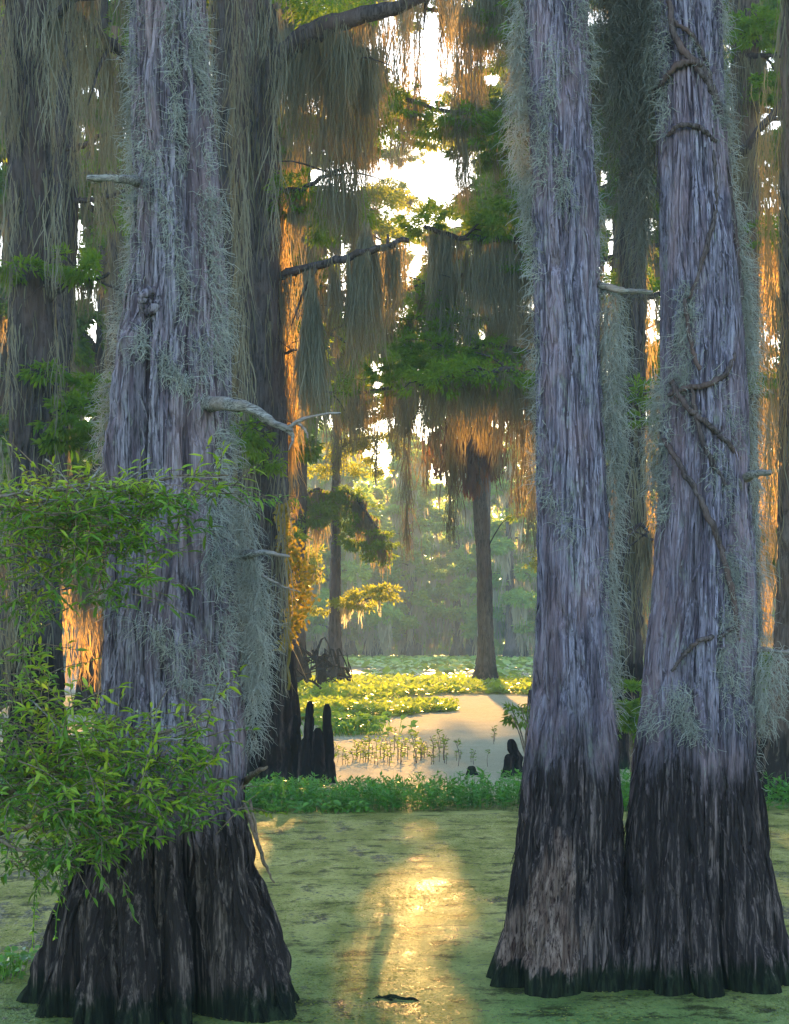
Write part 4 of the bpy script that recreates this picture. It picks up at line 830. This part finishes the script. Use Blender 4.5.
# root mass and driftwood at its foot
b = MB()
for _ in range(26):
    c = q(325, 664, 55) + rng.normal(0, 1, 3) * [.3, .3, .2]; tube(b, [c, c + rng.normal(0, .3, 3) + [0, 0, .1], c + rng.normal(0, .5, 3) - [0, 0, .2]], [.05, .01], 5, 7, .2)
tube(b, [q(322, 664, 55), q(310, 655, 55), q(296, 645, 54), q(290, 640, 54)], [.05, .02], 6, 12, .2, .05); tube(b, [q(322, 664, 55), q(322, 690, 55), q(318, 700, 54.6)], [.16, .2], 8, 8, .3)
o = b.build('root_tangle', M['bark_mid'], smooth=True); tag(o, 'tangled brown stump of roots at the left of the clearing', 'stump')
b = MB(); tube(b, [q(330, 696, 50), q(318, 686, 50), q(303, 676, 49.5), q(296, 668, 49)], [.05, .03, .02], 7, 16, .3, .05)
o = b.build('fallen_branch', M['bark_mid'], smooth=True); tag(o, 'thin dark fallen branch leaning below the root tangle', 'branch')

# ================================================================== FAR FOREST in the haze
def far_proto(label, k, hgt, lit):
    Y = 170.; t = thing('cypress_tree', label, 'tree', (0, Y, 0), 'hazy cypresses lining the far shore')
    r = .38
    T = Trunk([(-.3, 0, Y, r * 3.0), (0, 0, Y, r * 2.6), (1.5, 0, Y, r * 1.4), (4, .1, Y, r), (hgt * .6, .2, Y, r * .7), (hgt, 0, Y, r * .2)], hgt, 90 + k, rows=60, cols=24, strip=.4, ridge=.03)
    b = MB(); T.mesh(b); b.build('trunk', M['bark_far'], t)
    bl, bf, bm_ = MB(), MB(), MB()
    n = 22
    for i in range(n):
        z = 2.2 + (hgt - 2.6) * (i + U(0, 1)) / n; a = i * 2.4 + k + U(-.3, .3); L = 4.6 * (1 - .6 * (z / hgt) ** 2) * U(.6, 1.1)
        d = np.array([math.cos(a), math.sin(a), 0]); p0 = np.array([0, Y, z])
        ln = tube(bl, [p0, p0 + d * L * .4 + [0, 0, .4], p0 + d * L + [0, 0, .1]], [.12, .03], 5, 10, .2, .1, i)
        for f in (.5, .8, 1.):
            pad(bf, ln[min(9, int(f * 9))] + [0, 0, .2], L * .28, .55, 420, L=(.30, .6), Wf=.42, cull=False, clumps=9)
        beards(bm_, ln[2:], dens=2.2, Lr=(1.0, 4.5), wd=.8, sw=(.10, .20), cull=False, per=14, K=5, seed=i)
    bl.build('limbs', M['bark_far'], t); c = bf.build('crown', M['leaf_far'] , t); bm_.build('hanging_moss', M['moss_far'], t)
    return t
protos = [far_proto('hazy moss-hung cypress among the rows on the far shore', k, h, 0) for k, h in enumerate((23, 27, 20, 25))]
def copy_thing(o, loc, rz=0, sc=1, label=None):
    c = o.copy(); scn.collection.objects.link(c); c.location = loc; c.rotation_euler = (0, 0, rz); c.scale = (sc,) * 3
    if label: c['label'] = label
    for ch in list(o.children):
        d = ch.copy(); scn.collection.objects.link(d); d.parent = c
        for g in list(ch.children):
            e = g.copy(); scn.collection.objects.link(e); e.parent = d
    return c
fr = np.random.default_rng(5)
spots = []
for row, (Y, st) in enumerate(((158, 6.2), (172, 5.2), (190, 5.2), (212, 5.6))):
    half = W / 2 * Y / F + 5
    x = -half
    while x < half:
        yy = Y + fr.uniform(-5, 5)
        px = x / yy * F + W / 2
        if not (row == 0 and 345 < px < 425): spots.append((x, yy))
        x += st * fr.uniform(.6, 1.4)
for i, (x, y) in enumerate(spots):
    p = protos[i % 4]
    if i < 4: p.location = (x, y, 0)
    else: copy_thing(p, (x, y, 0), fr.uniform(0, 6.28), fr.uniform(.8, 1.12) if not 1.6 < x < 9 else fr.uniform(.95, 1.15))

b = MB(); n = 90000; y = U(228, 262, n); x = U(-1, 1, n) * (W / 2 * y / F + 12)
top = 20 + 14 * vn(x / 7, x * 0, 2) + 4 * vn(x / 1.8, x * 0, 3); z = top * U(0, 1, n) ** 1.5
k = vn(x / 2.6 + 3 * vn(z / 3, y / 9, 8), z / 1.3, 7) + .5 * (z < 4) > U(.1, .5, n); x, y, z = x[k], y[k], z[k]; n = len(x)
leaves(b, np.stack([x, y, z], 1), rng.normal(0, 1, (n, 3)) + [0, 0, -.3], rng.normal(0, 1, (n, 3)), U(.7, 1.5, n), U(.4, .8, n), U(0, 1, n))
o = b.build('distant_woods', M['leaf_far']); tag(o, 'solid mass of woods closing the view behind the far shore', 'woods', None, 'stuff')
# ================================================================== PLANTS on the water
def plant_patch(name, label, xs, ys, n, hgt, Ls, mt, per=10, zf=None, shape=4, prob=None, cat='water plants', Wf=.35):
    b = MB(); x = U(*xs, n); y = U(*ys, n)
    if prob is not None: k = prob(x, y) > U(0, 1, n); x, y = x[k], y[k]
    n = len(x); h = hgt * U(.45, 1.1, n) * (.7 + .5 * vn(x * 1.7, y * 1.2, 3))
    lean = rng.normal(0, .18, (n, 2)) * h[:, None]
    # stems
    K = 4; t = np.linspace(0, 1, K)[None, :, None]
    base = np.stack([x, y, np.full(n, -.02)], 1); tip = base + np.stack([lean[:, 0], lean[:, 1], h], 1)
    ribbons(b, base[:, None] * (1 - t) + tip[:, None] * t, np.full(n, max(.006, hgt * .02)), U(0, .5, n), .7)
    i = np.repeat(np.arange(n), per); f = U(.25, 1, len(i))
    pos = base[i] * (1 - f[:, None]) + tip[i] * f[:, None]; a = U(0, 2 * pi, len(i))
    d = np.stack([np.cos(a), np.sin(a), U(-.15, .9, len(i)) * (f + .2)], 1)
    L = U(*Ls, len(i)); leaves(b, pos, d, rng.normal(0, .35, (len(i), 3)) + [0, 0, 1], L, L * Wf, np.clip(.3 * f + U(0, .7, len(i)), 0, 1), shape)
    o = b.build(name, M[mt]); tag(o, label, cat, None, 'stuff')
    return o
wob = lambda x, s=0: (vn(x * 1.1, x * 0 + s, 5) - .5)
plant_patch('water_plants', 'dense low green plants in a band across the water', (-3.2, 3.0), (16.4, 19.0), 3600, .30, (.04, .09), 'plant', 12,
            prob=lambda x, y: (y > 16.9 + .7 * wob(x)) * (y < 18.4 + .6 * wob(x, 4)) * 1.)
plant_patch('water_plants', 'green plants round the feet of the right-hand trees', (3.0, 6.0), (16.8, 20.5), 900, .3, (.05, .10), 'plant', 10)
plant_patch('water_plants', 'green plants behind the shrub on the left', (-6.0, -3.2), (16.8, 20.5), 1200, .3, (.05, .10), 'plant', 10)
plant_patch('meadow_plants', 'bright yellow-green floating meadow across the clearing', (-9, 12), (43, 74), 15000, .34, (.14, .30), 'meadow', 8,
            prob=lambda x, y: np.clip((y - (46 + 7 * (x > -1.5) * np.clip((x + 1.5) / 3, 0, 1) + 3 * wob(x * .5))) / 2, 0, 1) * np.clip((70 - y + 6 * wob(x * .4, 7)) / 6, 0.04, 1), Wf=.55)
plant_patch('meadow_plants', 'tongue of bright plants reaching left toward the cypress knees', (-3.6, 1.5), (34.5, 44), 4200, .26, (.09, .2), 'meadow', 8,
            prob=lambda x, y: ((vn(x * .9, y * .5, 12) > .42) | (y > 41)) * (y > 38.5 + 1.6 * x + 1.5 * wob(x)) * 1., Wf=.5)
b = MB(); n = 26000; y = 62 + 105 * U(0, 1, n) ** .8; x = U(-1, 1, n) * (y * .13 + 4) + y * .02
k = (vn(x * .35, y * .12, 6) + .25 * vn(x * 1.4, y * .4, 7) + np.clip((y - 110) / 100, -.1, .4)) > U(.48, .72, n); x, y = x[k], y[k]; n = len(x)
r = U(.13, .26, n) * (1 + (y > 110) * .3); a = np.arange(7) / 7 * 2 * pi; lift = np.where(U(0, 1, n) < .45, U(.05, .28, n), .015)
tx = rng.normal(0, .3, n) * (lift > .03); ty = rng.normal(0, .3, n) * (lift > .03)
dx = np.cos(a)[None] * r[:, None]; dy = np.sin(a)[None] * r[:, None]
v = np.stack([x[:, None] + dx, y[:, None] + dy, lift[:, None] + dx * tx[:, None] + dy * ty[:, None] + (lift > .03)[:, None] * .04], -1)
v = np.concatenate([v, np.stack([x, y, lift], 1)[:, None]], 1); bs = (np.arange(n) * 8)[:, None, None]; j = np.arange(7)
tri = np.stack([bs[:, :, 0] + 7, bs[:, :, 0] + j[None], bs[:, :, 0] + (j[None] + 1) % 7], -1) if False else np.stack([np.broadcast_to(bs[:, :, 0] + 7, (n, 7)), bs[:, :, 0] + j, bs[:, :, 0] + (j + 1) % 7], -1)
b.add(v, None, tri, np.repeat(U(0, 1, n), 8)); o = b.build('lily_pads', M['pad']); tag(o, 'field of lily pads with pale water between in the clearing', 'lily pads', None, 'stuff')

b = MB(); n = 120000; y = 7.2 + 9.5 * U(0, 1, n) ** .85; x = U(-1, 1, n) * (y * .25)
k = vn(x * 2.2, y * 1.3, 51) + .6 * vn(x * 9, y * 5, 52) > U(.45, 1.05, n); x, y = x[k], y[k]; n = len(x)
leaves(b, np.stack([x, y, U(.003, .008, n)], 1), rng.normal(0, 1, (n, 3)) * [1, 1, .06], rng.normal(0, .16, (n, 3)) + [0, 0, 1], U(.008, .02, n), U(.007, .014, n), U(0, 1, n))
o = b.build('duckweed', M['weed']); tag(o, 'loose flecks of duckweed floating on the near water', 'duckweed', None, 'stuff')
# clumps of round-leaved plants
def hyacinth(label, c, rx, ry, n, L, group=None, hh=.12, name='water_hyacinth'):
    b = MB(); x = c[0] + rx * rng.normal(0, .5, n); y = c[1] + ry * rng.normal(0, .5, n); z = U(.01, hh, n)
    base = np.stack([x, y, np.full(n, -.01)], 1); a = U(0, 2 * pi, n); tip = base + np.stack([np.cos(a) * L * .5, np.sin(a) * L * .5, z], 1)
    t = np.linspace(0, 1, 4)[None, :, None]; ribbons(b, base[:, None] * (1 - t) + tip[:, None] * t, np.full(n, L * .12), U(0, .4, n), .7)
    d = np.stack([np.cos(a), np.sin(a), U(.1, .8, n)], 1); leaves(b, tip, d, rng.normal(0, .3, (n, 3)) + [0, -.3, 1], L * U(.7, 1.2, n), L * .75, U(0, 1, n), 6)
    o = b.build(name, M['hyacinth'], origin=(c[0], c[1], 0)); tag(o, label, 'water plant', group); return o
def wpt(px, py): Y = CH * F / (py - HOR); return ((px - W / 2) * Y / F, Y, 0)
hyacinth('bright round-leaved water plant floating at the bottom left edge', wpt(10, 975), .10, .22, 60, .055)
hyacinth('leafy water plant clump beside the dark cypress knees', wpt(350, 734), .75, .9, 260, .17, hh=.35)
for i, (px, lab) in enumerate(((284, 'bright floating plant nearest the old cypress, below the green band'), (305, 'second bright floating plant from the old cypress, below the green band'), (325, 'third bright floating plant from the old cypress, below the green band'), (343, 'largest bright floating plant in front of the green band'), (358, 'small bright floating plant right of the largest one'), (266, 'bright floating plant touching the green band beside the old cypress'))):
    hyacinth(lab, wpt(px, 812), .12 + .05 * (i == 3), .2, 34 + 22 * (i == 3), .075, 'floating plants in front of the green band', hh=.10)

# sparse seedlings standing in the tan pool
def seedling(x, y, h, i):
    t = thing('seedling', 'thin-stemmed seedling standing in the tan pool of the clearing', 'plant', (x, y, 0), 'seedlings standing in the tan pool')
    b = MB(); tube(b, [(x, y, -.02), (x + U(-.02, .02), y, h * .5), (x + U(-.05, .05), y, h)], [.007, .004], 4, 6); b.build('stem', M['twig'], t)
    b = MB(); n = 14; z = U(.25, 1, n) * h; a = U(0, 2 * pi, n); pos = np.stack([np.full(n, x), np.full(n, y), z], 1)
    leaves(b, pos, np.stack([np.cos(a), np.sin(a), U(-.3, .6, n)], 1), rng.normal(0, .4, (n, 3)) + [0, 0, 1], U(.05, .10, n), .03, U(.4, 1, n)); b.build('foliage', M['leaf_mid'], t)
    return t
sp = [seedling(0, 22, h, i) for i, h in enumerate((.26, .2, .32, .16))]
sr = np.random.default_rng(9); k = 0
for i in range(95):
    if i < 78: px, py = sr.uniform(333, 447), sr.uniform(748, 766)
    elif i < 86: px, py = sr.uniform(265, 333), sr.uniform(748, 768)
    else: px, py = sr.uniform(450, 495), sr.uniform(738, 768)
    c = wpt(px, py)
    if k < 4: sp[k].location = c
    else: copy_thing(sp[k % 4], c, sr.uniform(0, 6.28), sr.uniform(.7, 1.2))
    k += 1

# ================================================================== CYPRESS KNEES
def knee(label, px, py, top, wpx, group, lean=0, seed=1):
    x, Y, _ = wpt(px, py); h = (py - top) * Y / F; r = wpx / 2 * Y / F
    rows = [(-.1, x, Y, r * 1.35), (0, x, Y, r * 1.25), (h * .3, x + lean * .3, Y, r * .92), (h * .5, x - lean * .3, Y, r * .70), (h * .7, x + lean * .7, Y, r * .66), (h * .88, x + lean * .9, Y, r * .50), (h * .96, x + lean, Y, r * .34), (h, x + lean, Y, r * .08)]
    T = Trunk(rows, h, seed, lobes=5, amp=.35, zf=h * .5, ridge=.012, rows=70, cols=40, strip=.06)
    b = MB(); T.mesh(b, -.1); o = b.build('cypress_knee', M['bark_mid'], origin=(x, Y, 0), smooth=True); tag(o, label, 'cypress knee', group)
g1 = 'cypress knees clustered left of the tan pool'
knee('tallest dark cypress knee, pointed, in the cluster left of the pool', 308, 785, 701, 11, g1, .02, 3)
knee('tall rounded cypress knee at the right end of the left cluster', 328, 783, 704, 12, g1, -.01, 4)
knee('medium cypress knee left of the tallest one', 295, 787, 715, 12, g1, 0, 5)
knee('short thick cypress knee between the two tall ones', 318, 786, 728, 16, g1, 0, 6)
knee('low dark cypress knee at the left end of the cluster', 286, 788, 730, 14, g1, -.03, 7)
knee('low cypress knee in front of the tallest one', 304, 789, 738, 14, g1, 0, 8)
g2 = 'cypress knees beside the middle cypress'
knee('taller leaning brown cypress knee beside the middle cypress', 516, 776, 739, 14, g2, -.06, 9)
knee('shorter grey cypress knee left of the leaning one', 509, 777, 754, 13, g2, 0, 10)
knee('tiny rounded cypress knee alone in the tan pool', 471, 775, 766, 9, g2, 0, 11)
knee('upright dark cypress knee stump touching the middle cypress', 530, 762, 690, 6, g2, 0, 12)
knee('rounded dark knee at the foot of the right-edge cypress', 766, 797, 760, 18, g2, 0, 13)

# dark shrub bits at the clearing's edge and behind
def shrub(name, label, base, top, rx, rz, n, L, mt='leaf_mid', stems=7):
    t = thing(name, label, 'shrub', base); b = MB()
    for _ in range(stems):
        e = np.array(top) + rng.normal(0, .5, 3) * [rx, rx, rz]; tube(b, [base, (np.array(base) + e) / 2 + rng.normal(0, .08, 3), e], [.02, .006], 5, 10, .2, .03)
    b.build('stem', M['twig'], t); b = MB(); pad(b, np.array(top), rx, rz, n, L=L, Wf=.35, cull=False, clumps=16); b.build('foliage', M[mt], t)
shrub('shrub', 'low dark leafy shrub between the middle and vine-wrapped cypresses', (*wpt(632, 790)[:2], 0), P(632, 710, 19), .30, .5, 2600, (.05, .09))
shrub('shrub', 'small dark overhanging sprig beside the middle cypress by the pool', (*wpt(532, 768)[:2], 0), P(517, 712, 22.5), .22, .16, 240, (.06, .12))
shrub('shrub', 'dark bush low at the right edge behind the dead branch', (*wpt(770, 770)[:2], 0), P(768, 680, 22), .5, .4, 1800, (.06, .10))

# ================================================================== LEAFY SHRUBS IN FRONT OF THE OLD CYPRESS
def leafy_mass(parent, main, blobs, n_tw, lpt, L, Wd, tone=None, dvec=(1, 0, 0)):
    bt, bf = MB(), MB()
    for pts, r in main: tube(bt, pts, [r, r * .35], 7, len(pts) * 6, .15, .015, int(rng.integers(99)))
    tot = sum(bl[5] for bl in blobs)
    for (px, py, Y, sx, sy, wgt) in blobs:
        for _ in range(int(n_tw * wgt / tot)):
            c = P(px + rng.normal(0, sx), py + rng.normal(0, sy), Y + rng.normal(0, .12))
            a = norm(np.array([rng.normal(.25, .8), rng.normal(-.25, .5), rng.normal(.15, .45)])); l = U(.10, .28)
            e = c + a * l + [0, 0, -.02]; tube(bt, [c, (c + e) / 2 + [0, 0, .015], e], [.0028, .0012], 4, 5, 0, .004)
            m = int(lpt * U(.6, 1.3)); f = np.linspace(.1, 1, m); pos = c + (e - c) * f[:, None]
            side = norm(np.cross(a, [0, 0, 1.])); sg = np.where(np.arange(m) % 2, 1, -1)[:, None]
            d = a * .55 + side * sg * .8 + rng.normal(0, .38, (m, 3)) + [0, 0, -.15]; d[-1] = a
            hi = np.clip((e[2] - P(px, py, Y)[2]) / (sy * Y / F * 1.6) * .35 + .42, .05, .95)  # highlights painted in: leaves lighter and yellower toward each clump's top
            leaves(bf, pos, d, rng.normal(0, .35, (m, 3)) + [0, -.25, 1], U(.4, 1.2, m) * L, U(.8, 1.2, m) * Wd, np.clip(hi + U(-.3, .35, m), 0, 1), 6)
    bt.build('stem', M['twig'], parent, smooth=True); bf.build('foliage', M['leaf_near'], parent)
s1 = thing('shrub', 'leafy green shrub in front of the old cypress at water-stain height', 'shrub', (P(-60, 900, 7.0)[0], 7.1, 0))
bs = np.array([P(-60, 900, 7.0)[0], 7.1, -.05])
leafy_mass(s1, [([bs, P(-50, 860, 7), P(0, 800, 7), P(60, 760, 6.9), P(130, 740, 6.95), P(190, 725, 7.05)], .018), ([bs, P(-60, 880, 7), P(-20, 840, 7), P(60, 820, 6.8), P(150, 800, 6.9), P(205, 790, 7.1)], .016),
                ([bs, P(-50, 800, 7.1), P(-10, 720, 7.1), P(40, 690, 7.1)], .014), ([bs, P(-30, 850, 6.8), P(20, 850, 6.7), P(70, 858, 6.7)], .012), ([P(130, 740, 6.95), P(150, 715, 6.95), P(168, 690, 6.95)], .005), ([P(140, 742, 6.95), P(180, 730, 6.95), P(215, 715, 7)], .005)],
           [(20, 740, 7, 30, 28, 26), (70, 760, 6.9, 34, 26, 30), (120, 765, 6.9, 30, 24, 20), (170, 750, 6.95, 28, 22, 12), (205, 735, 7, 16, 20, 5), (30, 800, 6.9, 34, 24, 34), (95, 815, 6.8, 36, 18, 30), (160, 805, 6.9, 26, 18, 14), (40, 848, 6.8, 26, 14, 14), (90, 850, 6.8, 18, 12, 8), (15, 690, 7.1, 16, 18, 8), (205, 780, 7, 14, 14, 5)],
           470, 11, .064, .0155)
s2 = thing('sapling', 'upper leafy branch of a sapling crossing the old cypress at mid height', 'sapling', (P(-75, 900, 7.1)[0], 7.2, 0))
b2 = np.array([P(-75, 900, 7.1)[0], 7.2, -.05])
leafy_mass(s2, [([b2, P(-72, 700, 7.1), P(-66, 560, 7.1), P(-60, 440, 7.1)], .028), ([P(-66, 560, 7.1), P(-20, 505, 7), P(40, 492, 6.95), P(120, 486, 6.95), P(180, 476, 7), P(228, 476, 7)], .010), ([P(-20, 505, 7), P(30, 510, 6.9), P(90, 520, 6.9), P(140, 545, 6.9)], .006),
                ([P(50, 470, 6.95), P(75, 500, 6.9), P(100, 520, 6.9)], .003), ([P(75, 525, 6.9), P(80, 560, 6.9)], .003), ([P(-66, 520, 7.1), P(-30, 600, 7), P(10, 640, 7)], .006)],
           [(20, 512, 7, 26, 14, 18), (75, 512, 6.95, 30, 12, 22), (130, 506, 6.95, 26, 11, 16), (175, 500, 6.95, 20, 10, 9), (215, 494, 7, 12, 8, 3), (30, 545, 6.95, 30, 22, 22), (90, 545, 6.9, 30, 18, 18), (130, 535, 6.9, 22, 18, 9), (100, 580, 6.9, 20, 14, 6), (25, 590, 7, 20, 20, 7), (10, 630, 7, 12, 24, 5), (135, 590, 6.95, 12, 10, 2)],
           330, 12, .064, .0135)
b = MB()
for pts in ([(-20, 500), (60, 486), (150, 478), (233, 477)], [(46, 458), (70, 484), (104, 522)], [(100, 468), (88, 486), (84, 500)], [(14, 488), (50, 500), (110, 498), (160, 492)], [(76, 500), (72, 520), (80, 542), (84, 548)],
            [(110, 530), (106, 552), (104, 560)], [(20, 520), (40, 505), (60, 498)], [(150, 478), (170, 488), (176, 512)], [(120, 484), (140, 472), (164, 470)], [(42, 520), (48, 540), (40, 556)]):
    tube(b, [P(x, y, 6.86 + U(-.03, .03)) for x, y in pts], [.0042, .0018], 5, 14, .1, .012, int(rng.integers(99)))
b.build('bare_twigs', M['dead'], s2)['label'] = 'pale bare twigs among the leaves'
b = MB()
for pts in ([(120, 790), (160, 742), (190, 722), (222, 700)], [(150, 736), (158, 710), (168, 688)], [(30, 700), (50, 720), (72, 760)], [(150, 742), (180, 738), (206, 740)], [(60, 810), (90, 790), (130, 776)]):
    tube(b, [P(x, y, 6.86 + U(-.03, .03)) for x, y in pts], [.0038, .0016], 5, 14, .1, .012, int(rng.integers(99)))
b.build('bare_twigs', M['dead'], s1)['label'] = 'pale bare twigs among the leaves'
# dry dangling vine under the lower shrub
b = MB(); bt = MB()
for pts in ([(30, 850), (36, 885), (34, 930)], [(36, 880), (50, 875), (52, 860)], [(38, 860), (37, 900), (33, 945)], [(62, 860), (60, 900), (56, 935)]):
    p = [P(x, y, 6.85) for x, y in pts]; ln = tube(b, p, .0022, 4, 14, .1, .015, 4)
    m = 26; i = rng.integers(0, 14, m); leaves(b, ln[i], rng.normal(0, 1, (m, 3)) + [0, 0, -1], rng.normal(0, 1, (m, 3)), U(.015, .035, m), .010, U(0, 1, m))
o = b.build('dangling_vine', M['leaf_near'], origin=P(36, 850, 6.85)); tag(o, 'thin dry vine dangling from the lower shrub over the water', 'vine')
# small floating snags
b = MB(); tube(b, [wpt(368, 999), np.array(wpt(385, 998)) + [0, 0, .002], wpt(410, 1000), wpt(420, 1002)], [.006, .011, .004], 7, 16, .4, .02)
tube(b, [wpt(378, 996), np.array(wpt(392, 1001))], .005, 6, 8, .3, .01); o = b.build('driftwood', M['bark_mid']); tag(o, 'small dark waterlogged stick in the bright glint on the water', 'driftwood')

# ================================================================== HAZE
b = MB(); x0, x1, y0, y1, z0, z1 = -75, 75, -15, 290, -1, 46
b.add([(x, y, z) for x in (x0, x1) for y in (y0, y1) for z in (z0, z1)], [(0, 1, 3, 2), (4, 6, 7, 5), (0, 4, 5, 1), (2, 3, 7, 6), (0, 2, 6, 4), (1, 5, 7, 3)])
hm = bpy.data.materials.new('haze'); hm.use_nodes = True; n = hm.node_tree; n.nodes.clear()
pv = N(n, 'ShaderNodeVolumePrincipled'); pv.inputs['Color'].default_value = (.74, .92, .98, 1); pv.inputs['Density'].default_value = .0012; pv.inputs['Anisotropy'].default_value = 0
n.links.new(pv.outputs[0], N(n, 'ShaderNodeOutputMaterial').inputs['Volume'])
o = b.build('haze', hm, origin=(0, 0, 0)); o['kind'] = 'stuff'; o['label'] = 'pale morning haze filling the swamp air'
